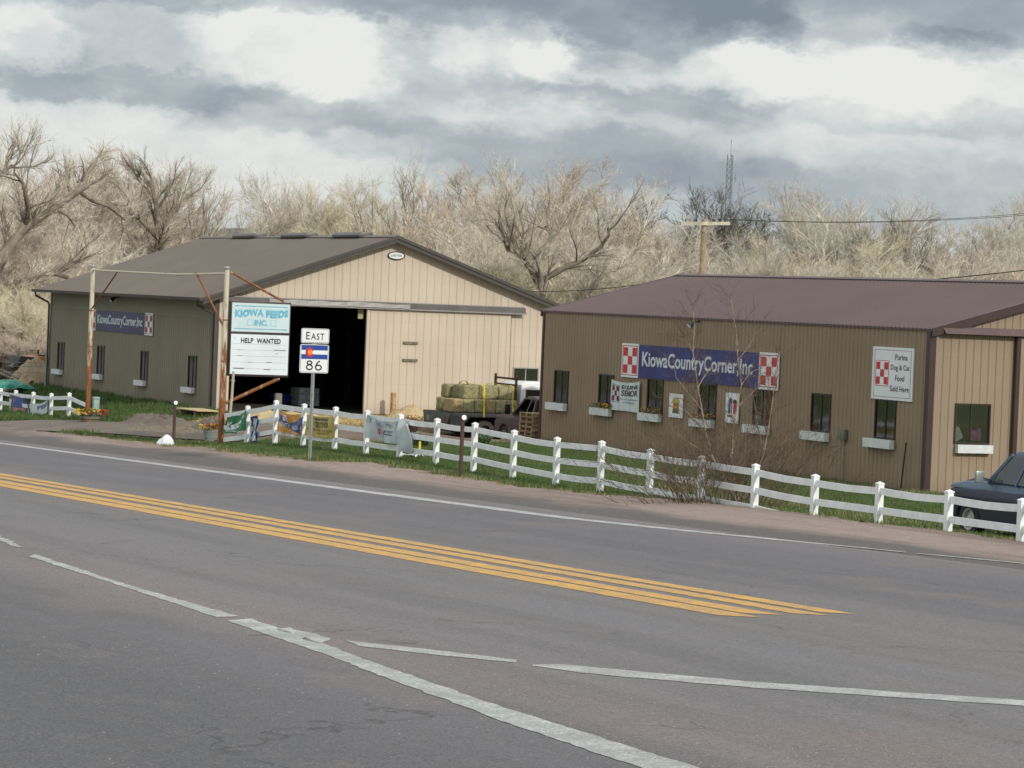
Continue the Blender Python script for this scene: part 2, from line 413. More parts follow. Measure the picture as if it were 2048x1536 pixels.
# broad banks of cloud for the rest of the sky
bw = wt.noise(wt.mapping(cv.outputs[0], (1, 1.5, 1), loc=(7, 2, 0)), .35, 3)
acc = wt.math('ADD', acc, wt.math('MULTIPLY', wt.math('SUBTRACT', bw, .5), .12))
for bx, by, sx, sy, am in BL:
    r = nrm(ray(bx, by)); u0 = math.atan2(r[0], r[1])*6; v0 = math.asin(r[2])*6
    s1 = wt.n('ShaderNodeVectorMath', operation='SUBTRACT'); wt.l(P, s1.inputs[0]); s1.inputs[1].default_value = (u0, v0, 0)
    s2 = wt.n('ShaderNodeVectorMath', operation='MULTIPLY'); wt.l(s1.outputs[0], s2.inputs[0]); s2.inputs[1].default_value = (1000/sx, 1000/sy, 0)
    s3 = wt.n('ShaderNodeVectorMath', operation='LENGTH'); wt.l(s2.outputs[0], s3.inputs[0])
    acc = wt.math('ADD', acc, wt.ramp(s3.outputs['Value'], .55, 1.02, am*.85, 0))
cr_ = wt.n('ShaderNodeValToRGB'); wt.l(acc, cr_.inputs[0]); e = cr_.color_ramp.elements
for i, (ps, c) in enumerate([(.44, (122, 134, 147)), (.56, (146, 155, 166)), (.68, (168, 177, 184)), (.80, (200, 206, 207)), (.93, (232, 232, 229))]):
    if i < 2: el = e[i]; el.position = ps
    else: el = e.new(ps)
    el.color = (*srgb(c), 1)
cm = wt.mix(.93, skyc.outputs[0], cr_.outputs[0])
wt.l(cm, bg.inputs[0]); wt.l(wt.ramp(V, .7, 3.6, 1.0, 1.75), bg.inputs[1])

# ------------------------------------------------------------------ ground
EDGE = [(44, 31.8), (48.4, 31.7), (50.7, 31.45), (54.4, 31.9), (57, 31.5), (59, 31.35), (61.4, 30.8), (64.8, 30.5), (68.7, 30.4), (74.5, 30.3),
        (76.8, 29.55), (83.5, 29.4), (91.7, 30.1), (95, 29.9), (99.6, 29.5), (101, 29.3)]
EX = np.array([a for a, b in EDGE]); EY = np.array([b for a, b in EDGE])
def grassmask(X, Y):
    """1 where grass grows"""
    e = np.interp(Y, EX, EY)
    a = (X > e) & (Y < 83+.25*(X-31)) & (X < 80) & (Y > 25)
    b = (X > e) & (Y >= 82) & (Y < 101) & (X < 29.6+(101-Y)*.274)
    c = (X > 29.87+(110.4-Y)*.36) & (Y > 103.5) & (X < 33.5) & (Y < 128)
    d_ = (X > 32.9) & (Y > 98.8) & (X < 35.45) & (Y < 126)
    e_ = (X > 70) | (Y > 160)
    return a | b | c | d_ | e_
def haymask(X, Y):
    h = np.exp(-((X-36)/3.6)**2-((Y-98.0)/3.4)**2)+.9*np.exp(-((X-43)/3.2)**2-((Y-100.6)/1.8)**2)+.8*np.exp(-((X-32.6)/.9)**2-((Y-97)/4.5)**2)
    return np.clip(h*1.3, 0, 1)
xs = np.concatenate([[-5000, -2500, -1200, -600, -300, -150, -80], np.arange(-40, 26, 3.), np.arange(26, 50, .22), np.arange(50, 80, 1.2), [90, 110, 140, 180, 240, 320, 450, 700, 1100, 1800, 3000, 5000]])
ys = np.concatenate([[-4000, -1500, -500, -150, -60], np.arange(-30, 42, 3.), np.arange(42, 132, .3), np.arange(132, 170, 2), [180, 200, 230, 270, 330, 420, 600, 900, 1400, 2200, 3500, 5000, 7000]])
GX, GY = np.meshgrid(xs, ys, indexing='ij'); nx, ny = GX.shape
rs = np.random.RandomState(5)
GZ = gz(GX, GY)
rough = (GX > 28.5) & (GX < 50) & (GY > 42) & (GY < 132)
ctx = np.sin(GX*3.1+np.sin(GY*1.3)*2)*np.sin(GY*2.3+np.cos(GX*1.9))*.018+rs.uniform(-.012, .012, GX.shape)
GZ = GZ+np.where(rough, ctx, 0)-.03
idx = np.arange(nx*ny).reshape(nx, ny)
Fq = np.stack([idx[:-1, :-1], idx[1:, :-1], idx[1:, 1:], idx[:-1, 1:]], -1).reshape(-1, 4)
m, nt, b = newmat('ground_soil'); p = nt.pos(); n1 = nt.noise(p, 1.1, 6, .65); n2 = nt.noise(p, 9, 4, .7)
soil = nt.mix(nt.ramp(n1, .35, .65), (.175, .125, .095), (.235, .18, .135)); soil = nt.mix(nt.math('MULTIPLY', n2, .5), soil, (.12, .09, .07))
at = nt.n('ShaderNodeAttribute', attribute_name='grass').outputs['Fac']; ah = nt.n('ShaderNodeAttribute', attribute_name='hay').outputs['Fac']
hayc = nt.mix(nt.ramp(n2, .3, .7), (.36, .25, .11), (.50, .39, .20))
base = nt.mix(nt.ramp(nt.math('ADD', ah, nt.math('MULTIPLY', nt.math('SUBTRACT', n1, .5), 1.6)), .35, .6), soil, hayc)
turf = nt.mix(nt.ramp(nt.noise(p, .8, 6, .7), .4, .62), (.055, .095, .028), (.13, .12, .05)); turf = nt.mix(nt.math('MULTIPLY', n2, .5), turf, (.03, .045, .015))
gm = nt.ramp(nt.math('ADD', at, nt.math('MULTIPLY', nt.math('SUBTRACT', nt.noise(p, 2.5, 5, .7), .5), .9)), .4, .6)
nt.l(nt.mix(gm, base, turf), b.inputs['Base Color']); b.inputs['Roughness'].default_value = 1; b.inputs['Specular IOR Level'].default_value = .1
bp = nt.n('ShaderNodeBump', i_Strength=.6, i_Distance=.04); nt.l(n2, bp.inputs['Height']); nt.l(bp.outputs[0], b.inputs['Normal'])
go = npmesh('ground', np.stack([GX, GY, GZ], -1).reshape(-1, 3), Fq, m, smooth=True)
for nm, arr in (('grass', grassmask(GX, GY).astype(np.float32)), ('hay', haymask(GX, GY).astype(np.float32))):
    a = go.data.attributes.new(nm, 'FLOAT', 'POINT'); a.data.foreach_set('value', arr.ravel())
tag(go, kind='structure')

# ------------------------------------------------------------------ road
def sheet(name, x0, x1, y0, y1, m, dz, nxs, nys, jitter=0, seed=1, xe=None):
    r_ = np.random.RandomState(seed)
    Y = np.linspace(y0, y1, nys); T = np.linspace(0, 1, nxs)
    X0 = np.full(nys, x0, float) if not callable(x0) else x0(Y); X1 = np.full(nys, x1, float) if not callable(x1) else x1(Y)
    X = X0[None]+(X1-X0)[None]*T[:, None]; YY = np.broadcast_to(Y[None], X.shape)
    Z = gz(X, YY)+dz
    V_ = np.stack([X, YY, Z], -1).reshape(-1, 3); ii = np.arange(nxs*nys).reshape(nxs, nys)
    return npmesh(name, V_, np.stack([ii[:-1, :-1], ii[1:, :-1], ii[1:, 1:], ii[:-1, 1:]], -1).reshape(-1, 4), m, smooth=True)
m, nt, b = newmat('old_asphalt'); p = nt.pos(); X_, Y_, Z_ = nt.sep(p)
lng = nt.noise(nt.mapping(p, (1.1, .06, 1)), 1, 6, .6); big = nt.noise(p, .35, 5, .6); mid = nt.noise(p, 3.2, 5, .65); fin = nt.noise(p, 42, 3, .8); med = nt.noise(p, 15, 3, .75)
xw = nt.math('ADD', X_, nt.math('MULTIPLY', nt.math('SUBTRACT', big, .5), 1.3))
rr = nt.n('ShaderNodeValToRGB'); nt.l(nt.math('DIVIDE', nt.math('ADD', xw, 2), 32), rr.inputs[0]); el = rr.color_ramp.elements
cols = [(-2, (0.093, 0.090, 0.101)), (4, (0.098, 0.095, 0.106)), (8, (0.104, 0.101, 0.112)), (10.2, (0.143, 0.133, 0.144)), (11.6, (0.215, 0.179, 0.178)), (13, (0.188, 0.171, 0.178)), (16.4, (0.178, 0.166, 0.176)),
        (17.2, (0.190, 0.171, 0.163)), (20, (0.177, 0.160, 0.161)), (21.5, (0.141, 0.133, 0.147)), (25.0, (0.134, 0.126, 0.144)), (25.9, (0.174, 0.156, 0.170)), (27.4, (0.226, 0.186, 0.195))]
for i, (xx, c) in enumerate(cols):
    ps = (xx+2)/32
    if i < 2: e_ = el[i]; e_.position = ps
    else: e_ = el.new(ps)
    e_.color = (*c, 1)
c = nt.mix(nt.ramp(lng, .35, .72, 0, .42), rr.outputs[0], (.085, .082, .08))
c = nt.mix(nt.ramp(mid, .45, .8, 0, .35), c, (.19, .155, .135))
c = nt.mix(nt.ramp(nt.noise(nt.mapping(p, (.5, .22, 1), loc=(4, 9, 0)), 1, 6, .65), .52, .68, 0, .55), c, (.205, .165, .142))
c = nt.mix(nt.ramp(med, .4, .75, 0, .5), c, (.065, .062, .06))
c = nt.mix(nt.ramp(fin, .5, .72, 0, .7), c, (.27, .25, .235))
c = nt.mix(nt.ramp(fin, .5, .3, 0, .6), c, (.03, .03, .03))
cr1 = nt.n('ShaderNodeTexVoronoi', feature='DISTANCE_TO_EDGE', i_Scale=.23); nt.l(nt.mapping(p, (1, .55, 1)), cr1.inputs['Vector'])
wob = nt.n('ShaderNodeVectorMath', operation='ADD'); nt.l(nt.mapping(p, (1, .55, 1)), wob.inputs[0])
nz = nt.n('ShaderNodeTexNoise', i_Scale=1.6, i_Detail=6); nt.l(p, nz.inputs['Vector']); nt.l(nz.outputs['Color'], wob.inputs[1]); nt.l(wob.outputs[0], cr1.inputs['Vector'])
crk = nt.math('MULTIPLY', nt.ramp(cr1.outputs['Distance'], .0, .008, 1, 0), nt.ramp(big, .5, .6, 0, .55))
c = nt.mix(crk, c, (.03, .028, .027))
nt.l(c, b.inputs['Base Color']); b.inputs['Roughness'].default_value = .85; b.inputs['Specular IOR Level'].default_value = .3
bp = nt.n('ShaderNodeBump', i_Strength=.55, i_Distance=.012); nt.l(fin, bp.inputs['Height']); nt.l(bp.outputs[0], b.inputs['Normal'])
tag(sheet('road', -14, 26.98, -40, 400, m, .012, 12, 441), kind='structure')

m, nt, b = newmat('pink_gravel'); p = nt.pos(); X_, Y_, Z_ = nt.sep(p)
f1 = nt.noise(p, 38, 3, .8); f2 = nt.noise(p, 4, 5, .7); f3 = nt.noise(nt.mapping(p, (1.6, .12, 1)), 1, 5, .6)
c = nt.mix(nt.ramp(f2, .3, .7), (.29, .215, .185), (.36, .28, .24))
c = nt.mix(nt.ramp(f3, .48, .7, 0, .6), c, (.15, .115, .09))
c = nt.mix(nt.ramp(f1, .5, .75, 0, .6), c, (.40, .34, .30)); c = nt.mix(nt.ramp(f1, .5, .3, 0, .5), c, (.09, .07, .06))
asp = nt.mix(nt.ramp(f1, .5, .72, 0, .6), (.125, .112, .108), (.27, .25, .235))
k = nt.ramp(nt.math('ADD', X_, nt.math('MULTIPLY', nt.math('SUBTRACT', nt.noise(nt.mapping(p, (.6, .16, 1)), 1, 6, .65), .5), 3.6)), 27.9, 29.4)
nt.l(nt.mix(k, asp, c), b.inputs['Base Color']); b.inputs['Roughness'].default_value = .95; b.inputs['Specular IOR Level'].default_value = .2
bp = nt.n('ShaderNodeBump', i_Strength=.7, i_Distance=.03); nt.l(f1, bp.inputs['Height']); nt.l(bp.outputs[0], b.inputs['Normal'])
def edgex(Y):
    e = np.interp(Y, EX, EY)
    e = np.where(Y > 101, np.clip(29.3-(Y-101)*.06, 27.9, 40), e)
    return e+.12*np.sin(Y*1.7+np.sin(Y*.7))+.07*np.sin(Y*4.9)+.05*np.sin(Y*11.3)
tag(sheet('gravel_shoulder', 26.95, edgex, -20, 300, m, .005, 14, 1700), kind='structure')
# driveway: a strip of gravel and dirt running from the highway into the yard between the two pipe posts
m = mat('driveway_dirt', (.175, .145, .122), .95, var=.2, vs=.7, fine=.45, bs=12, bump=.8, spec=.2)
V_ = []; Fc = []; NA = 90; NB = 26
for i in range(NA):
    t = i/(NA-1); X = 28.2+t*7.2
    ya = 101.4-(X-29.6)*3.55 if X < 32.4 else 91.2-(X-32.4)*.6
    yb = 110.2-(X-29.87)*2.9 if X < 32.0 else 104.0-(X-32.0)*3.9
    yb = max(yb, ya+3.2)
    for j in range(NB):
        s_ = j/(NB-1); Y = ya+(yb-ya)*s_+.18*math.sin(X*5)*(1 if j in (0, NB-1) else 0)
        rut = -.02*math.exp(-((s_-.3)/.07)**2)-.02*math.exp(-((s_-.62)/.07)**2)
        V_.append((X, Y, g(X, Y)+.006+rut*.2))
for i in range(NA-1):
    for j in range(NB-1): Fc.append((i*NB+j, (i+1)*NB+j, (i+1)*NB+j+1, i*NB+j+1))
tag(npmesh('driveway', np.array(V_), np.array(Fc), m, smooth=True), kind='structure')

# ------------------------------------------------------------------ painted markings (thin sheets above the asphalt)
def paint(name, col, wear, edge=.5):
    m, nt, b = newmat(name); p = nt.pos()
    f = nt.noise(p, 30, 4, .8); w = nt.noise(p, 2.2, 5, .7)
    k = nt.ramp(nt.math('ADD', f, nt.math('MULTIPLY', w, .6)), .80-wear, 1.0-wear)
    c = nt.mix(nt.math('MULTIPLY', k, edge), nt.mix(w, tuple(a*.86 for a in col), tuple(min(1, a*1.1) for a in col)), (.14, .13, .12))
    nt.l(c, b.inputs['Base Color']); b.inputs['Roughness'].default_value = .75
    return m
pw = paint('paint_white_line', (.56, .57, .55), .14, .7); pn = paint('paint_worn_white', (.50, .51, .49), .15, .65); py = paint('paint_yellow', (.72, .375, .050), .13, .6)
road = bpy.data.objects['road']
def stripe(name, left, right, m, dz=.017, step=.16, jit=.012, seed=2, lab=None):
    """left and right edges as lists of (X, Y) sorted by falling Y"""
    r_ = random.Random(seed)
    L = np.array(left, float); Rr = np.array(right, float)
    n = max(3, int(np.linalg.norm(L[-1]-L[0])/step))
    def res(P, n):
        d_ = np.r_[0, np.cumsum(np.linalg.norm(np.diff(P, axis=0), axis=1))]; t = np.linspace(0, d_[-1], n)
        return np.stack([np.interp(t, d_, P[:, 0]), np.interp(t, d_, P[:, 1])], 1)
    A = res(L, n); B_ = res(Rr, n); vs = []; fs = []
    for a, b_ in zip(A, B_):
        for q in (a, b_):
            x = q[0]+r_.uniform(-jit, jit); y = q[1]+r_.uniform(-jit, jit); vs.append((x, y, g(x, y)+dz))
    for i in range(n-1): fs.append((2*i, 2*i+1, 2*i+3, 2*i+2))
    me = bpy.data.meshes.new(name); me.from_pydata(vs, [], fs); me.update()
    return tag(link(name, me, m, road), lab)
stripe('edge_line', [(26.11, 130), (26.11, 97), (26.03, 60), (26.03, 53), (26.5, 48.9), (27.1, 45.3), (27.45, 43.2)], [(25.75, 130), (25.75, 97), (25.55, 60), (25.6, 53), (26.2, 48.6), (26.95, 45.1), (27.35, 43.1)], pw)
stripe('edge_line', [(27.5, 42.9), (28.22, 40.8), (29, 38)], [(27.38, 42.8), (28.08, 40.7), (28.85, 37.9)], pw, seed=4)
for i, (a, b_) in enumerate([(19.38, 19.06), (18.92, 18.58), (18.32, 17.94), (17.86, 17.44)]):
    ye = (31.85, 31.7, 31.8, 31.55)[i]
    stripe('centre_line', [(a-.02, 140), (a, 60), (a, 40), (a+.05, ye-.2)], [(b_-.02, 140), (b_, 60), (b_, 40), (b_+.05, ye+.1)], py, seed=10+i)
stripe('lane_line', [(12.75, 47.5), (12.6, 46), (12.35, 44)], [(12.5, 47.2), (12.38, 45.8), (12.2, 43.9)], pn, jit=.06, seed=21)
stripe('lane_line', [(12.05, 42.4), (11.63, 36.2), (11.51, 32.05)], [(11.82, 41.8), (11.44, 35.4), (11.22, 31.95)], pn, jit=.02, seed=22)
stripe('lane_line', [(11.55, 31.75), (11.49, 31.1), (11.25, 28.4), (11.12, 27.4), (10.73, 22.96), (10.45, 17), (10.3, 8)], [(11.18, 31.55), (11.14, 30.9), (10.86, 27.4), (10.7, 26), (10.30, 22.02), (9.98, 17), (9.8, 8)], pn, jit=.02, seed=23)
stripe('lane_line', [(11.58, 30.6), (11.62, 29.7), (11.5, 29.2)], [(11.4, 30.4), (11.3, 29.5), (11.22, 28.8)], pn, jit=.05, seed=24)
stripe('lane_line', [(11.66, 29.1), (12.17, 28.12), (12.63, 26.98)], [(11.56, 28.55), (11.98, 27.6), (12.5, 26.7)], pn, jit=.025, seed=25)
stripe('lane_line', [(12.57, 26.5), (12.9, 26.48), (14.03, 24.72), (15.83, 22.82), (17, 21.5)], [(12.55, 26.38), (12.72, 25.7), (13.75, 24.25), (15.55, 22.45), (16.7, 21.1)], pn, jit=.02, seed=26)

# ------------------------------------------------------------------ grass
def blades(name, n, region, m, hmin, hmax, w, seed, maskf, lean=.35, flat=False):
    r_ = np.random.RandomState(seed); x0, x1, y0, y1 = region
    X = r_.uniform(x0, x1, n); Y = r_.uniform(y0, y1, n)
    # clumping
    cl = np.sin(X*2.3+np.sin(Y*.9)*2)*np.sin(Y*1.7+np.sin(X*1.3)*2)
    k = maskf(X+r_.normal(0, .12, n), Y+r_.normal(0, .25, n)) & (r_.uniform(-1.3, 1, n) < cl)
    X = X[k]; Y = Y[k]; cl = cl[k]; n = len(X); Z = gz(X, Y)-.03
    a = r_.uniform(0, 2*PI, n); h = r_.uniform(hmin, hmax, n)*(1+.35*cl)
    ld = r_.uniform(0, 2*PI, n); ll = r_.uniform(0, lean, n)*h
    if flat: h = h*.12+.01; ll = r_.uniform(.06, .2, n)
    P0 = np.stack([X-np.cos(a)*w/2, Y-np.sin(a)*w/2, Z], 1); P1 = np.stack([X+np.cos(a)*w/2, Y+np.sin(a)*w/2, Z], 1)
    P2 = np.stack([X+np.cos(ld)*ll, Y+np.sin(ld)*ll, Z+.03*flat+h], 1)
    V_ = np.stack([P0, P1, P2], 1).reshape(-1, 3)
    return npmesh(name, V_, np.arange(n*3).reshape(-1, 3), m)
def grassmat(name, c1, c2, c3):
    m, nt, b = newmat(name); p = nt.pos()
    c = nt.mix(nt.ramp(nt.noise(p, .9, 5, .7), .35, .65), c1, c2); c = nt.mix(nt.ramp(nt.noise(p, 25, 2), .45, .75), c, c3)
    nt.l(c, b.inputs['Base Color']); b.inputs['Roughness'].default_value = .8; b.inputs['Specular IOR Level'].default_value = .25
    return m
gmg = grassmat('grass_green', (.058, .118, .030), (.085, .130, .040), (.14, .17, .07)); gmd = grassmat('grass_dry', (.30, .25, .13), (.22, .19, .09), (.36, .30, .17))
o = blades('grass', 330000, (28.5, 41.5, 42, 104), gmg, .035, .10, .024, 3, grassmask); tag(o, kind='stuff')
o = blades('grass', 60000, (28.8, 35.5, 98, 127), gmg, .08, .2, .04, 4, grassmask); tag(o, kind='stuff')
def drymask(X, Y):
    e = np.interp(Y, EX, EY); return (X > e-.35) & ((X < e+.45) | ((X > 33.5) & (X < 36.5) & (Y < 66) & (Y > 44)) | (np.abs(X-41) < .6)) & (Y < 101) & (X < 41.35)
o = blades('dry_grass', 120000, (28.5, 41.5, 42, 104), gmd, .04, .12, .022, 6, drymask); tag(o, kind='stuff')
def haym(X, Y): return np.random.RandomState(8).uniform(0, 1, len(X)) < haymask(X, Y)*.9
sm_ = grassmat('loose_straw', (.52, .39, .18), (.42, .30, .13), (.62, .50, .28))
o = blades('straw_litter', 90000, (31.5, 47, 92, 102), sm_, .05, .12, .03, 7, haym, flat=True); tag(o, kind='stuff')

# ------------------------------------------------------------------ hills on the horizon
m = mat('far_hills_haze', (.075, .095, .095), 1, var=.25, vs=.01, spec=.1); mb = MB()  # distance haze is mixed into the blue-green base colour
N = 160; x0 = -2500; x1 = 4500; rnd = random.Random(3)
prev = None; vs = []; fs = []
prof = []
for i in range(N+1):
    x = x0+(x1-x0)*i/N
    h = 57+(x-670)*.011+9*mnoise.noise(Vector((x*.0021, 0, 0)))+4*mnoise.noise(Vector((x*.011, 4, 0)))+1.2*mnoise.noise(Vector((x*.06, 2, 0)))
    h += 4; h -= max(0, x-950)*.035
    prof.append((x, max(8, h)))
for k_, (yy, hs) in enumerate([(2100, 0.), (2300, .55), (2500, 1.), (2900, .9), (3600, 0.)]):
    for x, h in prof: vs.append((x, yy+60*mnoise.noise(Vector((x*.004, yy, 0))), h*hs-4))
for k_ in range(4):
    for i in range(N): a = k_*(N+1)+i; fs.append((a, a+1, a+N+2, a+N+1))
mb.add(vs, fs); tag(mb.build('hills', m, smooth=True), kind='structure')

# loose stones on the asphalt and shoulder
def stones(name, n, xr, yr, dens, smin, smax, m, seed):
    r_ = np.random.RandomState(seed); X = r_.uniform(*xr, n); Y = yr[0]+(yr[1]-yr[0])*r_.uniform(0, 1, n)**1.6
    k = r_.uniform(0, 1, n) < dens(X, Y); X = X[k]; Y = Y[k]; n = len(X); s = r_.uniform(smin, smax, n); Z = gz(X, Y)+.012
    a = r_.uniform(0, 6.28, n); P = []
    for j in range(4): P.append(np.stack([X+s*np.cos(a+j*1.57)*r_.uniform(.6, 1.1, n), Y+s*np.sin(a+j*1.57)*r_.uniform(.6, 1.1, n), Z], 1))
    P.append(np.stack([X, Y, Z+s*.8], 1)); V_ = np.stack(P, 1).reshape(-1, 3); b_ = np.arange(n)[:, None]*5
    F_ = np.concatenate([b_+np.array([[j, (j+1) % 4, 4]]) for j in range(4)])
    return npmesh(name, V_, F_, m)
ms = mat('road_grit', (.20, .17, .155), .9, var=.5, vs=30)
def dn(X, Y):
    return np.clip(np.exp(-((X-12.2-.6*np.sin(Y*.5))/.9)**2)*.9+np.exp(-((X-10.9)/.5)**2)*.5+.05+np.where(X > 26.5, .6, 0)+.35*np.exp(-((X-8.5-(30-Y)*.25)/.9)**2), 0, 1)
tag(stones('road_grit', 42000, (4, 30), (18, 75), dn, .006, .016, ms, 3), kind='stuff')
# ------------------------------------------------------------------ panels: flat or rippled boards that carry writing
class Panel:
    def __init__(s, o, ux, uy, n, w, h, ripple=None):
        s.o = Vector(o); s.ux = Vector(ux).normalized(); s.uy = Vector(uy).normalized(); s.n = Vector(n).normalized(); s.w = w; s.h = h; s.rip = ripple
    def P(s, u, v, off=0.):
        """u, v in 0..1 from lower left"""
        du = dv = dn = 0
        if s.rip: du, dv, dn = s.rip(u, v)
        return s.o+s.ux*(u*s.w+du)+s.uy*(v*s.h+dv)+s.n*(off+dn)
    def sheet(s, name, m, parent, u0=0, u1=1, v0=0, v1=1, off=0., nu=None, thick=0., shape=None):
        nu = nu or (14 if s.rip else 1); vs = []; fs = []; mb = MB()
        for i in range(nu+1):
            for j in range(nu+1):
                vs.append(s.P(u0+(u1-u0)*i/nu, v0+(v1-v0)*j/nu, off))
        for i in range(nu):
            for j in range(nu): a = i*(nu+1)+j; fs.append((a, a+nu+1, a+nu+2, a+1))
        if thick:
            k = len(vs)
            for i in range(nu+1):
                for j in range(nu+1): vs.append(s.P(u0+(u1-u0)*i/nu, v0+(v1-v0)*j/nu, off-thick))
            fs += [(k+a, k+d, k+c, k+b) for a, b, c, d in fs[:nu*nu]]
            q = [(i*(nu+1)) for i in range(nu+1)]+[nu*(nu+1)+j for j in range(1, nu+1)]+[i*(nu+1)+nu for i in range(nu-1, -1, -1)]+[j for j in range(nu-1, 0, -1)]
            for i in range(len(q)): a = q[i]; b_ = q[(i+1) % len(q)]; fs.append((a, b_, b_+k, a+k))
        mb.add(vs, fs); return mb.build(name, m, parent, smooth=bool(s.rip))
    def poly(s, mb, pts, off):
        mb.add([s.P(u, v, off) for u, v in pts], [tuple(range(len(pts)))])
    def rects(s, name, m, parent, rs_, off=.002):
        mb = MB()
        for u0, u1, v0, v1 in rs_:
            k = 5 if s.rip else 1
            for i in range(k):
                for j in range(k):
                    a0 = u0+(u1-u0)*i/k; a1 = u0+(u1-u0)*(i+1)/k; b0 = v0+(v1-v0)*j/k; b1 = v0+(v1-v0)*(j+1)/k
                    s.poly(mb, [(a0, b0), (a1, b0), (a1, b1), (a0, b1)], off)
        return mb.build(name, m, parent, fixn=False)
    def disc(s, name, m, parent, u, v, ru, off=.002, rv=None, a0=0, a1=2*PI, r2=0, n=28):
        """disc or ring sector; ru in metres"""
        mb = MB(); rv = rv or ru
        for i in range(n):
            t0 = a0+(a1-a0)*i/n; t1 = a0+(a1-a0)*(i+1)/n
            q = [(u+ru*math.cos(t)/s.w*k, v+rv*math.sin(t)/s.h*k) for t, k in ((t0, 1), (t1, 1), (t1, r2), (t0, r2))]
            s.poly(mb, q if r2 else q[:3], off)
        return mb.build(name, m, parent, fixn=False)
    def text(s, name, txt, m, parent, u0, u1, v0, v1, off=.004, bold=.0, warp=None, spacing=1.0, shear=0):
        cu = bpy.data.curves.new('t', 'FONT'); cu.body = txt; cu.size = 1; cu.offset = bold; cu.space_character = spacing; cu.shear = shear
        cu.resolution_u = 3
        ob = bpy.data.objects.new('t', cu); COL.objects.link(ob); dg = bpy.context.evaluated_depsgraph_get()
        me = bpy.data.meshes.new_from_object(ob.evaluated_get(dg)); bpy.data.objects.remove(ob); bpy.data.curves.remove(cu)
        n = len(me.vertices); co_ = np.empty(n*3, np.float32); me.vertices.foreach_get('co', co_); co_ = co_.reshape(-1, 3)
        a = co_.min(0); b_ = co_.max(0); out = np.empty_like(co_)
        for i in range(n):
            u = u0+(u1-u0)*(co_[i, 0]-a[0])/(b_[0]-a[0]); v = v0+(v1-v0)*(co_[i, 1]-a[1])/(b_[1]-a[1])
            if warp: u, v = warp(u, v)
            out[i] = s.P(u, v, off)
        me.vertices.foreach_set('co', out.ravel()); me.name = name; me.update()
        return link(name, me, m, parent)
def checker(pn, parent, u0, u1, v0, v1, mred, off=.004, lines=True, name='checkerboard'):
    du = (u1-u0); dv = (v1-v0); rs_ = []
    a0 = u0+.1*du; a1 = u1-.1*du; b0 = v0+.12*dv; b1 = v1-.12*dv
    for i, j in ((0, 0), (2, 0), (1, 1), (0, 2), (2, 2)):
        rs_.append((a0+(a1-a0)*i/3, a0+(a1-a0)*(i+1)/3, b0+(b1-b0)*j/3, b0+(b1-b0)*(j+1)/3))
    if lines:
        t = .022*dv
        for vv in (v0+.06*dv, v1-.06*dv-t): rs_.append((u0+.08*du, u1-.08*du, vv, vv+t))
        t = .035*du
        rs_ += [(u0+.05*du, u0+.05*du+t, v0+.06*dv, v1-.06*dv), (u1-.05*du-t, u1-.05*du, v0+.06*dv, v1-.06*dv)]
    return pn.rects(name, mred, parent, rs_, off)
def sidepanel(X, y_left, y_right, z0, z1, rip=None):
    """board on a long wall, read from the road: left end has the larger Y"""
    return Panel((X, y_left, z0), (0, -1, 0), (0, 0, 1), (-1, 0, 0), y_left-y_right, z1-z0, rip)
def frontpanel(Y, x0, x1, z0, z1, rip=None):
    return Panel((x0, Y, z0), (1, 0, 0), (0, 0, 1), (0, -1, 0), x1-x0, z1-z0, rip)

# ------------------------------------------------------------------ ribbed metal walls
def wallgrid(mb, axis, c, a0, a1, z0, z1, holes):
    """sheet on plane axis=c with rectangular holes (b0,b1,h0,h1)"""
    A = sorted({a0, a1, *[h[0] for h in holes], *[h[1] for h in holes]}); Z = sorted({z0, z1, *[h[2] for h in holes], *[h[3] for h in holes]})
    A = [a for a in A if a0 <= a <= a1]; Z = [z for z in Z if z0 <= z <= z1]
    for i in range(len(A)-1):
        for j in range(len(Z)-1):
            ca = (A[i]+A[i+1])/2; cz = (Z[j]+Z[j+1])/2
            if any(h[0] < ca < h[1] and h[2] < cz < h[3] for h in holes): continue
            q = [(A[i], Z[j]), (A[i+1], Z[j]), (A[i+1], Z[j+1]), (A[i], Z[j+1])]
            mb.quad(*[(c, a, z) if axis == 'X' else (a, c, z) for a, z in q])
def ribs(mb, axis, c, sgn, a0, a1, z0, ztop, holes, step, w, d):
    a = a0+step/2
    while a < a1:
        zt = ztop(a) if callable(ztop) else ztop
        cuts = sorted([(h[2], h[3]) for h in holes if h[0]-w < a < h[1]+w]); z = z0; segs = []
        for c0, c1 in cuts: segs.append((z, c0)); z = c1
        segs.append((z, zt))
        for s0, s1 in segs:
            if s1-s0 < .03: continue
            o = c+sgn*d
            if axis == 'X':
                mb.quad((c, a-w/2, s0), (o, a-w/4, s0), (o, a-w/4, s1), (c, a-w/2, s1)); mb.quad((o, a-w/4, s0), (o, a+w/4, s0), (o, a+w/4, s1), (o, a-w/4, s1)); mb.quad((o, a+w/4, s0), (c, a+w/2, s0), (c, a+w/2, s1), (o, a+w/4, s1))
            else:
                mb.quad((a-w/2, c, s0), (a-w/4, o, s0), (a-w/4, o, s1), (a-w/2, c, s1)); mb.quad((a-w/4, o, s0), (a+w/4, o, s0), (a+w/4, o, s1), (a-w/4, o, s1)); mb.quad((a+w/4, o, s0), (a+w/2, c, s0), (a+w/2, c, s1), (a+w/4, o, s1))
        a += step
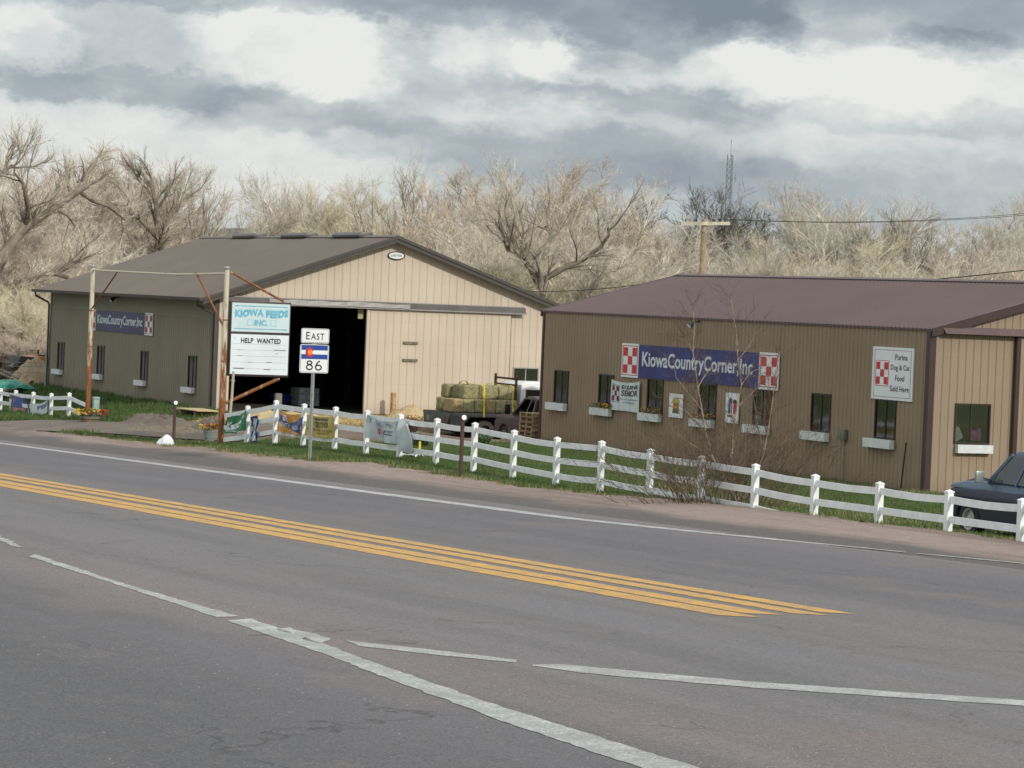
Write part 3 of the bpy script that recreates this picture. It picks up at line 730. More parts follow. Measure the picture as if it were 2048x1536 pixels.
def window(parent, axis, c, sgn, a0, a1, z0, z1, m, reflections=None, split=.5):
    """slider window: outer frame, meeting rail, two panes set back behind the siding"""
    fw = .042; mb = MB()
    def bx(b0, b1, h0, h1, d0, d1, t=mb):
        lo, hi = sorted((c+sgn*d0, c+sgn*d1))
        if axis == 'X': t.box(lo, hi, b0, b1, h0, h1)
        else: t.box(b0, b1, lo, hi, h0, h1)
    for b0, b1, h0, h1 in ((a0, a1, z0, z0+fw), (a0, a1, z1-fw, z1), (a0, a0+fw, z0+fw, z1-fw), (a1-fw, a1, z0+fw, z1-fw)): bx(b0, b1, h0, h1, -.06, .035)
    fr = mb.build('window', m, parent)
    mid = a0+(a1-a0)*split; k = MB(); bx(mid-.019, mid+.019, z0+fw+.002, z1-fw-.002, -.045, .008, k); k.build('meeting_rail', m, fr)
    for b0, b1, dd in ((a0+fw, mid-.02, -.012), (mid+.02, a1-fw, .0)):
        k = MB(); bx(b0, b1, z0+fw, z1-fw, dd-.004, dd, k); k.build('pane', M['glass'], fr)
    if reflections:
        for (t0, t1, q0, q1, mm, nm) in reflections:
            k = MB(); bx(a0+(a1-a0)*t0, a0+(a1-a0)*t1, z0+(z1-z0)*q0, z0+(z1-z0)*q1, -.16, -.13, k); k.build(nm, mm, fr)
    return fr

# ---- left barn
LX0, LX1, LY0, LY1 = 35.37, 48.93, 102.1, 123.2
HE = 4.08; SL = .342; LXM = (LX0+LX1)/2; HR = HE+SL*(LXM-LX0)
barn = empty('metal_barn', (LXM, (LY0+LY1)/2, 0), 0, 'cream and olive metal barn with grey-brown roof, ridge vents and open sliding door', 'barn')
lw = [(121.0, 121.95, .76, 1.90), (115.35, 116.3, .78, 1.93), (109.7, 110.6, .77, 1.91), (103.95, 104.9, .75, 1.92)]
mb = MB(); wallgrid(mb, 'X', LX0, LY0, LY1, -.15, 3.345, lw); ribs(mb, 'X', LX0, -1, LY0, LY1, -.1, 3.345, lw, .229, .07, .02)
mb.build('side_wall', M['wallL'], barn, fixn=False)
mb = MB(); wallgrid(mb, 'X', LX0, LY0, LY1, 3.345, HE+.02, []); ribs(mb, 'X', LX0, -1, LY0, LY1, 3.36, HE, [], .229, .07, .02); mb.box(LX0-.03, LX0-.022, LY0, LY1, 3.33, 3.36)
mb.build('upper_wall_band', M['wallLtop'], barn, fixn=False)
door = (35.88, 41.18, -.2, 3.93); lwin = (47.18, 48.25, 1.22, 1.90)
def ztopL(x): return HE+SL*min(x-LX0, LX1-x)-.02
mb = MB(); wallgrid(mb, 'Y', LY0, LX0, LX1, -.15, HE, [door, lwin]); mb.add([(LX0, LY0, HE), (LX1, LY0, HE), (LXM, LY0, HR)], [(0, 1, 2)])
ribs(mb, 'Y', LY0, -1, LX0+.1, LX1, -.1, ztopL, [door, lwin], .305, .045, .02)
mb.build('gable_wall', M['gabL'], barn, fixn=False)
mb = MB(); mb.quad((LX1, LY0, -.3), (LX1, LY1, -.3), (LX1, LY1, HE), (LX1, LY0, HE)); mb.add([(LX0, LY1, -1.5), (LX1, LY1, -1.5), (LX1, LY1, HE), (LXM, LY1, HR), (LX0, LY1, HE)], [(0, 1, 2, 3, 4)])
mb.build('back_wall', M['wallL'], barn, fixn=False)
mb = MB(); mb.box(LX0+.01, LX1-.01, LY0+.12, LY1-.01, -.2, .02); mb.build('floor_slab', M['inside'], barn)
# timber framing and lining inside, near-black colour standing in for interior shade
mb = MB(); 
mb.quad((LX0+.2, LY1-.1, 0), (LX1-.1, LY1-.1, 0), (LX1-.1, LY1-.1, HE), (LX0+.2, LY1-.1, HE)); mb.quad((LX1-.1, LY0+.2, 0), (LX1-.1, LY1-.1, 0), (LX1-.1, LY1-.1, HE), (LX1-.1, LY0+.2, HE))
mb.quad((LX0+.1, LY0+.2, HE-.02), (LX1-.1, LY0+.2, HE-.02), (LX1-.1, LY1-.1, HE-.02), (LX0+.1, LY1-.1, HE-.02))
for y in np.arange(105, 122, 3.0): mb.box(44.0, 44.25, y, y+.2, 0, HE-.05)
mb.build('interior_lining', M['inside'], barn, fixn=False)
def roofslab(name, xe, xr_, ye0, ye1, ze, zr, m, parent, t=.06, rib=.229):
    mb = MB(); s = 1 if xr_ > xe else -1
    vs = [(xe, ye0, ze), (xr_, ye0, zr), (xr_, ye1, zr), (xe, ye1, ze)]; vs += [(x, y, z-t) for x, y, z in vs]
    mb.add(vs, [(0, 1, 2, 3), (7, 6, 5, 4), (0, 4, 5, 1), (1, 5, 6, 2), (2, 6, 7, 3), (3, 7, 4, 0)])
    y = ye0+rib/2
    while y < ye1:
        for dy0, dy1 in ((-.035, -.015), (-.015, .015), (.015, .035)):
            z0 = .022 if dy0 > -.03 else 0.002; z1 = .022 if dy1 < .03 else 0.002
            mb.quad((xe, y+dy0, ze+z0), (xe, y+dy1, ze+z1), (xr_, y+dy1, zr+z1), (xr_, y+dy0, zr+z0))
        mb.quad((xe, y-.035, ze-.01), (xe, y+.035, ze-.01), (xe, y+.015, ze+.022), (xe, y-.015, ze+.022))
        y += rib
    return mb.build(name, m, parent, fixn=False)
OV = .62; FO = .42; ex0 = LX0-OV; ex1 = LX1+OV; ze = 4.04; zr = ze+SL*(LXM-ex0)
roofslab('roof_slope', ex0, LXM, LY0-FO, LY1+.5, ze, zr, M['roofL'], barn); roofslab('roof_slope', ex1, LXM, LY0-FO, LY1+.5, ze, zr, M['roofL'], barn)
def ridgecap(parent, xm, y0, y1, z, sl, m, mdark, w=.22):
    mb = MB()
    for s in (-1, 1):
        mb.quad((xm, y0, z+.05), (xm+s*w, y0, z+.05-sl*w), (xm+s*w, y1, z+.05-sl*w), (xm, y1, z+.05))
        mb.quad((xm+s*w, y0, z+.045-sl*w), (xm+s*w, y0, z+.03-sl*w), (xm+s*w, y1, z+.03-sl*w), (xm+s*w, y1, z+.045-sl*w))
    mb.add([(xm-w, y0, z+.05-sl*w), (xm, y0, z+.05), (xm+w, y0, z+.05-sl*w), (xm, y0, z-.02)], [(0, 1, 2, 3)])
    rc = mb.build('ridge_cap', m, parent, fixn=False)
    k = MB()
    for s in (-1, 1): k.quad((xm+s*(w-.015), y0+.05, z-.0-sl*w), (xm+s*(w-.015), y1, z-.0-sl*w), (xm+s*(w-.015), y1, z+.04-sl*w), (xm+s*(w-.015), y0+.05, z+.04-sl*w))
    k.build('closure_strip', mdark, rc, fixn=False)
ridgecap(barn, LXM, LY0-FO, LY1+.5, zr, SL, M['roofL'], M['dark'])
for ya, yb in ((104.8, 107.6), (110.5, 113.3), (116.4, 119.1)):
    mb = MB(); prof = [(-.3, 0), (-.3, .10), (-.18, .20), (.18, .20), (.3, .10), (.3, 0)]
    mm = Matrix.Translation((LXM, yb, zr-.04)) @ Matrix.Rotation(PI/2, 4, 'X'); mb.prism(prof, mm, 0, yb-ya); v = mb.build('ridge_vent', M['trimL'], barn, bevel=.02)
mb = MB()   # rake trim: double stepped fascia on the gable
for s, xe_ in ((-1, ex0), (1, ex1)):
    for (dy0, dy1, t0, t1) in ((-.0, .05, -.0, .12), (.04, .10, .12, .26)):
        y0 = LY0-FO+dy0-.02
        vs = [(xe_, y0, ze+.03-t0), (LXM, y0, zr+.03-t0), (LXM, y0, zr+.03-t1), (xe_, y0, ze+.03-t1)]; vs += [(x, y0+.03, z) for x, y, z in vs]
        mb.add(vs, [(0, 1, 2, 3), (7, 6, 5, 4), (0, 4, 5, 1), (2, 6, 7, 3), (3, 7, 4, 0), (1, 5, 6, 2)])
mb.build('rake_fascia', M['trimL'], barn)
mb = MB()
for s, xe_ in ((-1, ex0), (1, ex1)):
    vs = [(xe_, LY0-FO+.08, ze-.1), (LXM, LY0-FO+.08, zr-.1), (LXM, LY0, zr-.1), (xe_, LY0, ze-.1)]; mb.quad(*vs)
mb.quad((ex0+.02, LY0-FO+.1, ze-.1), (LX0, LY0-FO+.1, ze-.1), (LX0, LY1, ze-.1), (ex0+.02, LY1, ze-.1))
mb.build('soffit', M['trimL'], barn, fixn=False)
mb = MB(); mm = Matrix.Translation((ex0-.06, LY1+.5, ze-.1)) @ Matrix.Rotation(PI/2, 4, 'X'); mb.prism([(-.06, 0), (.07, 0), (.07, .11), (-.085, .11)], mm, 0, LY1+.5-LY0+FO)
gut = mb.build('gutter', M['trimL'], barn)
for y in (LY1+.1, LY0+.12):
    mb = MB(); mb.tube([(ex0-.06, y, ze-.1), (ex0-.05, y, ze-.24), (LX0-.1, y, ze-.52), (LX0-.07, y, ze-.62), (LX0-.07, y, .1), (LX0-.22, y, -.02)], .045, 6); mb.build('downspout', M['trimL'], barn)
mb = MB(); mb.box(LX0-.035, LX0+.13, LY0-.035, LY0-.003, -.15, HE+.02); mb.box(LX0-.035, LX0-.003, LY0-.003, LY0+.14, -.15, HE); mb.build('corner_trim', M['trimL'], barn)
mb = MB(); mb.box(LX0-.035, LX0-.003, LY1-.12, LY1+.03, -1.2, HE); mb.build('corner_trim', M['trimL'], barn)
# track and sliding door
mb = MB(); mb.box(35.75, 47.5, LY0-.26, LY0-.012, 3.93, 4.13)
mb.add([(35.75, LY0-.27, 3.88), (47.56, LY0-.27, 3.88), (47.45, LY0-.2, 4.16), (35.75, LY0-.2, 4.16), (35.75, LY0-.255, 3.88), (47.54, LY0-.255, 3.88), (47.45, LY0-.18, 4.16), (35.75, LY0-.18, 4.16)], [(0, 1, 2, 3), (7, 6, 5, 4), (0, 4, 5, 1), (1, 5, 6, 2), (2, 6, 7, 3), (3, 7, 4, 0)])
tr_ = mb.build('door_track', mat('track_grey_brown', (.115, .105, .098), .4, var=.15), barn)
r_ = random.Random(2); pts = []
for i in range(12): pts.append((37.3+i*.5, LY0-.29-.01*r_.random(), 4.0+r_.uniform(-.03, .03)))
mb = MB()
for a, b_ in zip(pts, pts[1:]): mb.quad((a[0], a[1], 3.93+r_.uniform(-.03, .02)), (b_[0], b_[1], 3.93+r_.uniform(-.03, .02)), (b_[0], LY0-.262, b_[2]+.1), (a[0], LY0-.262, a[2]+.1))
mb.build('dented_flashing', mat('bent_flashing', (.17, .165, .155), .45, .3), tr_, fixn=False)
mb = MB(); DX0, DX1 = 41.16, 46.98; yd_ = LY0-.14
wallgrid(mb, 'Y', yd_, DX0, DX1, .03, 3.92, []); ribs(mb, 'Y', yd_, -1, DX0, DX1, .03, 3.92, [], .305, .045, .02)
mb.box(DX0, DX0+.02, yd_, LY0-.03, .03, 3.92); mb.box(DX1-.02, DX1, yd_, LY0-.03, .03, 3.92)
dr = mb.build('sliding_door', M['gabL'], barn, fixn=False)
for z in (2.64, 2.0): 
    mb = MB(); mb.box(42.62, 43.2, yd_-.07, yd_-.021, z, z+.09); mb.build('door_batten', M['woodgrey'], dr)
mb = MB(); mb.box(DX0-.01, DX0+.09, yd_-.03, yd_-.022, .03, 3.92); mb.build('door_edge', M['gabL'], dr)
mb = MB(); mb.box(LX0+.5, LX0+.58, LY0-.04, LY0-.022, -.1, 3.9); mb.build('door_jamb', M['gabL'], barn)
for k_, w_ in enumerate(lw): window(barn, 'X', LX0, -1, *w_, M['frame'])
window(barn, 'Y', LY0, -1, *lwin, mat('window_frame_white', (.30, .30, .28), .5))
def floodlight(parent, x, y, z):
    mb = MB(); mb.bar((x, y, z), (x-.28, y, z-.04), .05, .05); mb.tube([(x-.2, y, z-.03), (x-.34, y, z-.16)], [.05, .10], 10); f = mb.build('floodlight', M['darkplastic'], parent)
    k = MB(); k.tube([(x-.335, y, z-.155), (x-.36, y, z-.18)], [.095, .06], 10); k.build('lens', M['lens'], f)
floodlight(barn, LX0-.02, 113.6, 3.9)
# oval badge
ov = frontpanel(LY0-.03, 41.93, 42.59, 5.72, 6.02); mb = MB(); mm = Matrix.Translation((42.26, LY0-.028, 5.87)) @ Matrix.Rotation(PI/2, 4, 'X')
mb.prism([(.34*math.cos(t), .155*math.sin(t)) for t in np.linspace(0, 2*PI, 33)[:-1]], mm, 0, .03)
s_ = tag(mb.build('oval_sign', M['black']), 'small white oval badge with dark rim at the top of the cream barn gable', 'sign')
s_.location = (0, 0, 0)
k = MB(); k.prism([(.30*math.cos(t), .118*math.sin(t)) for t in np.linspace(0, 2*PI, 33)[:-1]], mm, .031, .034); k.build('oval_face', M['signwhite'], s_)
ov.text('lettering', 'LESTER', M['cyan'] if False else M['black'], s_, .16, .84, .38, .62, off=.037, bold=.01)

# ---- right building
RX0, RX1, RY0, RY1 = 41.42, 51.2, 64.5, 87.4
HE2 = 4.10; SL2 = .27; RXM = (RX0+RX1)/2; HR2 = HE2+SL2*(RXM-RX0)
shop = empty('store_building', (RXM, (RY0+RY1)/2, 0), 0, 'brown metal store building with maroon roof and long navy banner', 'building')
rw = [(Y0-1.02, Y0, 1.21, 2.25) for Y0 in (86.40, 83.2, 79.93, 76.65, 73.47, 70.27, 67.0)]
mb = MB(); wallgrid(mb, 'X', RX0, RY0, RY1, -.2, HE2+.02, rw); ribs(mb, 'X', RX0, -1, RY0, RY1, -.2, HE2+.01, rw, .203, .075, .022)
mb.build('side_wall', M['wallR'], shop, fixn=False)
gw = (42.22, 43.30, 1.22, 2.26); pw_ = (44.05, 47.5, -.2, 4.0)
def ztopR(x): return HE2+SL2*min(x-RX0, RX1-x)-.02
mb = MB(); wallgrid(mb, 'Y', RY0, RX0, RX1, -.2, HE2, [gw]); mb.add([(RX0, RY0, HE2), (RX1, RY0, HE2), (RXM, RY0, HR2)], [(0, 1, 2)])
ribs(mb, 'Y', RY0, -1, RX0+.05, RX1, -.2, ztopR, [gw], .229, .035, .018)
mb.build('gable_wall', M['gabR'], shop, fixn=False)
mb = MB(); mb.quad((RX1, RY0, -.3), (RX1, RY1, -.3), (RX1, RY1, HE2), (RX1, RY0, HE2)); mb.add([(RX0, RY1, -.6), (RX1, RY1, -.6), (RX1, RY1, HE2), (RXM, RY1, HR2), (RX0, RY1, HE2)], [(0, 1, 2, 3, 4)])
mb.build('back_wall', M['wallR'], shop, fixn=False)
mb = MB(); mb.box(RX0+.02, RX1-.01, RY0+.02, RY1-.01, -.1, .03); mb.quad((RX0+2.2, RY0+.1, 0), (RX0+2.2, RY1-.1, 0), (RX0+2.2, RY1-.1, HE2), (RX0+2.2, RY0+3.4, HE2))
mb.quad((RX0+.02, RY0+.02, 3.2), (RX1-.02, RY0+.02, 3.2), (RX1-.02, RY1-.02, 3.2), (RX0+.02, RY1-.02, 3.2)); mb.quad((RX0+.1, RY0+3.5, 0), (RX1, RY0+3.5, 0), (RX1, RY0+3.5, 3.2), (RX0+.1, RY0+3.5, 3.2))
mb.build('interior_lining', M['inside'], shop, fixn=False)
ex0 = RX0-.05; ex1 = RX1+.05; ze2 = HE2+.02; zr2 = ze2+SL2*(RXM-ex0)
roofslab('roof_slope', ex0, RXM, RY0-.1, RY1+.1, ze2, zr2, M['roofR'], shop, .05, .203); roofslab('roof_slope', ex1, RXM, RY0-.1, RY1+.1, ze2, zr2, M['roofR'], shop, .05, .203)
ridgecap(shop, RXM, RY0-.1, RY1+.1, zr2, SL2, M['roofR'], M['dark'], .2)
for yy in (RY0-.16, RY1+.105):
    mb = MB()
    for xe_ in (ex0, ex1):
        vs = [(xe_, yy, ze2+.03), (RXM, yy, zr2+.03), (RXM, yy, zr2-.19), (xe_, yy, ze2-.19)]; vs += [(x, y+.055, z) for x, y, z in vs]
        mb.add(vs, [(0, 1, 2, 3), (7, 6, 5, 4), (0, 4, 5, 1), (2, 6, 7, 3), (3, 7, 4, 0), (1, 5, 6, 2)])
    mb.build('rake_trim', M['trimR'], shop)
mb = MB(); mb.box(RX0-.035, RX0+.14, RY0-.04, RY0-.003, -.2, HE2+.02); mb.box(RX0-.035, RX0-.003, RY0-.003, RY0+.15, -.2, HE2); mb.build('corner_trim', M['trimR'], shop)
mb = MB(); mb.box(RX0-.035, RX0-.003, RY1-.1, RY1+.03, -.6, HE2); mb.build('corner_trim', M['trimR'], shop)
mb = MB(); mb.add([(41.72, RY0-.24, 4.02), (49, RY0-.24, 4.02), (49, RY0-.14, 4.2), (41.66, RY0-.14, 4.2), (41.72, RY0-.03, 4.02), (49, RY0-.03, 4.02), (49, RY0-.03, 4.2), (41.66, RY0-.03, 4.2)], [(0, 1, 2, 3), (7, 6, 5, 4), (0, 4, 5, 1), (1, 5, 6, 2), (2, 6, 7, 3), (3, 7, 4, 0)])
mb.build('door_track', M['trimR2'], shop)
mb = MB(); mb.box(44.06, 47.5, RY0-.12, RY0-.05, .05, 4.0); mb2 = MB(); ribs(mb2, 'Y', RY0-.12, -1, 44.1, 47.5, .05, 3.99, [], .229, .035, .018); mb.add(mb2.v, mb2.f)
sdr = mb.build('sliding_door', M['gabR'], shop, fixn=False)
mb = MB(); mb.box(43.94, 44.06, RY0-.14, RY0-.02, .05, 4.0); mb.build('door_edge', M['trimR'], sdr)
cb = [(.0, .16, .0, 1, M['bannergrey'], 'curtain')]
refl = mat('reflection_olive', (.34, .30, .20), .9); refl2 = mat('reflection_grey', (.26, .27, .27), .9)  # olive and grey sheets behind the panes stand in for window reflections
for k_, w_ in enumerate(rw):
    window(shop, 'X', RX0, -1, *w_, M['frame'], reflections=[(.02, .46 if k_ % 2 else .3, .02, .98, refl, 'curtain')] if k_ in (0, 1, 3, 5) else ([(.5, .96, .05, .5, refl2, 'curtain')] if k_ in (6, 4) else None))
window(shop, 'Y', RY0, -1, *gw, M['frame'], split=.47)
floodlight(shop, RX0-.02, 76.8, 4.02)

# ---- things on and behind the gable window of the store
o = MB(); mm = Matrix.Translation((42.55, RY0+.3, 1.30)) @ Matrix.Rotation(R(-28), 4, 'Y'); o.box(-.22, .16, -.06, .06, .0, .34, mm); tag(o.build('feed_sack', M['sack'], bevel=.04), 'pale feed sack leaning inside the gable window of the brown store', 'sack')
o = MB(); o.box(42.84, 43.06, RY0+.2, RY0+.34, 1.3, 1.56); o.box(43.08, 43.2, RY0+.22, RY0+.36, 1.3, 1.62); tag(o.build('pet_food_bags', M['purple'], bevel=.02), 'pink and purple bags inside the gable window of the brown store', 'bag')

# ------------------------------------------------------------------ window planters
def planter(x, y0, y1, z, front=False, flowers=0, label='', seed=0, h=.23, d=.17):
    r_ = random.Random(seed)
    root = empty('window_planter', (x, (y0+y1)/2 if not front else y0, z), 0, label, 'planter', 'white boxes under the windows')
    mb = MB(); t = .018
    def bx(a0, a1, b0, b1, z0, z1):
        if front: mb.box(a0, a1, y0-b1, y0-b0, z0, z1)
        else: mb.box(x-b1, x-b0, a0, a1, z0, z1)
    if front: a0, a1 = front
    else: a0, a1 = y0, y1
    bx(a0, a1, .02, d, z-h, z-h+t); bx(a0, a1, d-t, d, z-h+t, z); bx(a0, a1, .024, .024+t, z-h+t, z); bx(a0, a0+t, .03+t, d-t, z-h+t, z); bx(a1-t, a1, .03+t, d-t, z-h+t, z)
    mb.build('box', M['whitebox'], root)
    k = MB()
    if front: k.box(a0+t, a1-t, y0-d+t, y0-.04, z-.06, z-.03)
    else: k.box(x-d+t, x-.044, a0+t, a1-t, z-.06, z-.03)
    k.build('soil', M['dirt'], root)
    if flowers:
        for nm, mm, cnt, sz in (('leaves', M['leaf'], 60, .05), ('yellow_flowers', M['petal_y'], 26, .05), ('red_flowers', M['petal_r'], 20, .05)):
            k = MB()
            for i in range(int(cnt*flowers)):
                a = a0+(a1-a0)*(r_.gauss(.35 if nm != 'leaves' else .45, .28)); a = min(max(a, a0-.08), a1)
                p = Vector((x-d*r_.uniform(.3, 1.1), a, z+r_.uniform(-.02, .17)*(1 if nm != 'leaves' else .8)))
                for q in range(3):
                    dv = Vector((r_.gauss(0, 1), r_.gauss(0, 1), r_.gauss(0, 1))).normalized(); e_ = dv.orthogonal().normalized()*sz*.5; k.add([p-e_, p+dv*sz, p+e_], [(0, 1, 2)])
            k.build(nm, mm, root, fixn=False)
rlab = ['empty white planter under the window nearest the far corner of the brown store', 'white planter with a tall clump of flowers left of the horse feed banner',
        'white planter with low red and yellow flowers right of the horse feed banner', 'white planter with sparse yellow flowers between the two hanging posters',
        'empty white planter behind the bare shrub under the right end of the long navy banner', 'empty white planter left of the grey meter box on the brown store', 'chipped empty white planter below the dog and cat food sign']
for k_, w_ in enumerate(rw):
    planter(RX0-.022, w_[0]-.03, w_[1]+.27, 1.205, flowers=(0, 1.3, 1, .7, 0, 0, 0)[k_], label=rlab[k_], seed=k_)
planter(42.8, RY0-.02, 0, 1.21, front=(42.26, 43.32), label='bright white planter under the gable window of the brown store, above the blue truck', h=.21, d=.16)
llab = ['white planter under the farthest window on the olive side of the barn', 'white planter under the barn window just right of the left rusty post', 'white planter under the third barn window, below the right part of the navy banner', 'white planter under the barn window nearest the cream front']
for k_, w_ in enumerate(lw): planter(LX0-.022, w_[0]+.02, w_[1]+.3, w_[2]-.01, label=llab[k_], seed=20+k_, h=.20)

# ------------------------------------------------------------------ signs on the walls
def long_banner(X, ya, yb, z0, z1, navy, red, label, e1=.115, txt=(.05, .93)):
    pn = sidepanel(X, ya, yb, z0, z1)
    root = empty('shop_banner', (X, (ya+yb)/2, z0), 0, label, 'banner', 'navy shop banners on the building walls')
    pn.sheet('navy_panel', navy, root, e1*.985, 1-e1*.985, 0, 1, off=0, thick=.015)
    a = e1*1.03; b_ = 1-a
    pn.text('lettering', 'KiowaCountryCorner,Inc', M['lettersilver'], root, a+.022, b_-.035, .22, .80, off=.004, bold=.022)
    for u0, u1 in ((0, e1), (1-e1, 1)):
        w = pn.sheet('checker_panel', M['signwhite'], root, u0, u1, -.02, 1.02, off=.006, thick=.02)
        checker(pn, w, u0, u1, -.02, 1.02, red, off=.009)
long_banner(RX0-.045, 81.64, 72.05, 2.24, 3.23, M['navy'], M['red'], 'navy banner with white letters and red checkerboards on the brown store wall')
long_banner(LX0-.045, 117.55, 109.18, 2.52, 3.34, M['navyL'], M['redL'], 'navy banner with white letters on the olive barn wall behind the left rusty post')
pn = sidepanel(RX0-.05, 67.17, 65.2, 2.24, 3.60)
root = empty('pet_food_sign', (RX0-.05, 66.2, 2.24), 0, 'white sign reading dog and cat food sold here near the store corner', 'sign')
pn.sheet('board', M['signwhite'], root, thick=.03)
t = .009; pn.rects('border', mat('border_grey_red', (.28, .13, .15), .5), root, [(.05, .95, .05, .05+t), (.05, .95, .95-t, .95), (.05, .05+t, .05, .95), (.95-t, .95, .05, .95)], .003)
pn.rects('checker_ground', mat('checker_white', (.8, .8, .8), .4), root, [(.08, .42, .24, .76)], .003)
checker(pn, root, .07, .43, .22, .78, M['red'], off=.005)
for k_, (tx, u0, u1) in enumerate((('Purina', .56, .86), ('Dog & Cat', .46, .92), ('Food', .58, .80), ('Sold Here', .46, .92))):
    v = .82-.2*k_; pn.text('lettering', tx, M['black'], root, u0, u1, v-.055-(.02 if k_ in (1,) else 0), v+.055, off=.004, bold=.012)

def sag(w, h, a, b_, c, ph=0, hol=True):
    """hung cloth: top edge sags, surface ripples"""
    def f(u, v):
        s = 4*u*(1-u); return (c*math.sin(v*5+ph)*(.5-u)*.4, -a*s*v+b_*s*(1-v)*.5, c*(math.sin(u*9+ph)+.6*math.sin(u*17+v*4+ph))*(.35+.65*s))
    return f
pn = sidepanel(RX0-.09, 82.2, 80.3, 1.18, 2.12, sag(0, 0, .07, .02, .03))
root = empty('horse_feed_banner', (RX0-.09, 81.3, 1.18), 0, 'sagging white horse feed banner with maroon checkerboard on the brown store', 'banner')
mar = mat('sign_maroon', (.16, .012, .04), .5)
pn.sheet('cloth', M['bannerwhite'], root); checker(pn, root, .03, .33, .24, .92, mar, off=.006)
pn.text('lettering', 'EQUINE', M['black'], root, .37, .95, .74, .90, off=.006, bold=.03); pn.text('lettering', 'SENIOR', mat('letter_brown', (.045, .022, .015), .6), root, .37, .95, .52, .73, off=.006, bold=.03)
pn.text('lettering', 'For the Special Needs', mat('letter_violet', (.10, .08, .22), .5), root, .34, .95, .36, .44, off=.006); pn.text('lettering', 'of Older Horses', bpy.data.materials['letter_violet'], root, .42, .86, .27, .34, off=.006)
pn = sidepanel(RX0-.06, 78.42, 77.56, 1.16, 1.86)
root = empty('wall_poster', (RX0-.06, 78, 1.16), 0, 'white poster with a yellow and orange jar shape on the brown store wall', 'poster', 'small posters between the store windows')
pn.sheet('sheet', M['signwhite'], root, thick=.012)
pn.rects('picture', M['yellow'], root, [(.22, .78, .62, .74), (.30, .70, .74, .82)], .002); pn.rects('picture', mat('poster_orange', (.35, .11, .02), .5), root, [(.30, .72, .36, .62)], .003)
pn.rects('picture', M['olive'], root, [(.28, .74, .18, .36)], .003); pn.rects('picture', M['petal_y'], root, [(.36, .62, .40, .46)], .005)
pn = sidepanel(RX0-.06, 74.97, 74.2, 1.18, 2.04)
root = empty('wall_poster', (RX0-.06, 74.6, 1.18), 0, 'white poster with dark blue and red tall shapes on the brown store wall', 'poster', 'small posters between the store windows')
pn.sheet('sheet', M['signwhite'], root, thick=.012); pn.disc('picture', M['bnblue'], root, .36, .74, .11, .003, .08); pn.rects('picture', M['bnblue'], root, [(.22, .50, .32, .74)], .004)
pn.disc('picture', M['black'], root, .70, .70, .12, .003, .08); pn.rects('picture', M['red'], root, [(.60, .82, .32, .68)], .004); pn.rects('picture', M['signwhite'], root, [(.40, .44, .30, .66)], .006)
pn.rects('picture', M['redL'], root, [(.16, .56, .20, .27)], .004)
for k_, zc in enumerate((1.93, 1.27)):
    pass
mb = MB(); mb.box(RX0-.14, RX0-.023, 68.3, 68.58, 1.08, 1.36); mt = tag(mb.build('meter_box', M['meter'], bevel=.01), 'grey meter box with thin conduit on the brown store wall', 'utility box')
mb = MB(); mb.tube([(RX0-.06, 68.44, 1.09), (RX0-.06, 68.44, .02)], .016, 6); mb.build('conduit', M['galv'], mt)
mb = MB(); mb.tube([(41.25, 65.35, -.05), (41.26, 65.2, 1.2)], .022, 6); tag(mb.build('steel_stake', M['dark']), 'thin dark stake leaning by the maroon corner trim of the store', 'stake')
mb = MB(); mb.tube([onX(143, 788, 33.5), onX(149, 720, 33.5)], .016, 6); tag(mb.build('thin_stake', M['galv']), 'thin grey stake standing in grass before the olive barn wall', 'stake')
# light panel hanging inside the barn opening
mb = MB(); mb.box(40.9, 41.12, LY0+.1, LY0+.14, 3.5, 3.88); tag(mb.build('notice_board', mat('notice_pale', (.30, .30, .16), .6)), 'small pale board hanging at the top right of the dark barn doorway', 'board')

# ------------------------------------------------------------------ goods inside the barn doorway
def stackbox(name, x0, x1, y0, y1, z0, z1, m, lab, cat):
    mb = MB(); n = 3
    for i in range(n):
        a = z0+(z1-z0)*i/n; mb.box(x0+.01*i, x1-.01*i, y0, y1, a+.01, a+(z1-z0)/n-.005)
    return tag(mb.build(name, m, bevel=.015), lab, cat)
stackbox('feed_pallet', 40.75, 41.6, 107.6, 108.6, .03, .72, M['sack'], 'stack of pale sacks just inside the right edge of the barn doorway', 'sacks')
stackbox('supply_crate', 36.9, 38.1, 112, 113, .03, 1.5, mat('crate_dim', (.16, .16, .16), .8), 'tall grey crate deep inside the barn doorway, below the letter board', 'crate')
mb = MB(); mb.lathe([(.28, 0), (.42, .34), (.44, .35), (.44, .38), (.40, .38), (.27, .04)], (40.3, 108.4, .03), 20)
t_ = tag(mb.build('blue_tub', mat('tub_blue', (.03, .06, .35), .4), smooth=True), 'round blue plastic tub on the floor of the barn doorway', 'tub')
stackbox('hay_stack', 38.5, 40.2, 113.5, 115, .03, 1.1, M['hay'], 'dim stack of hay in the middle of the dark barn interior', 'hay')
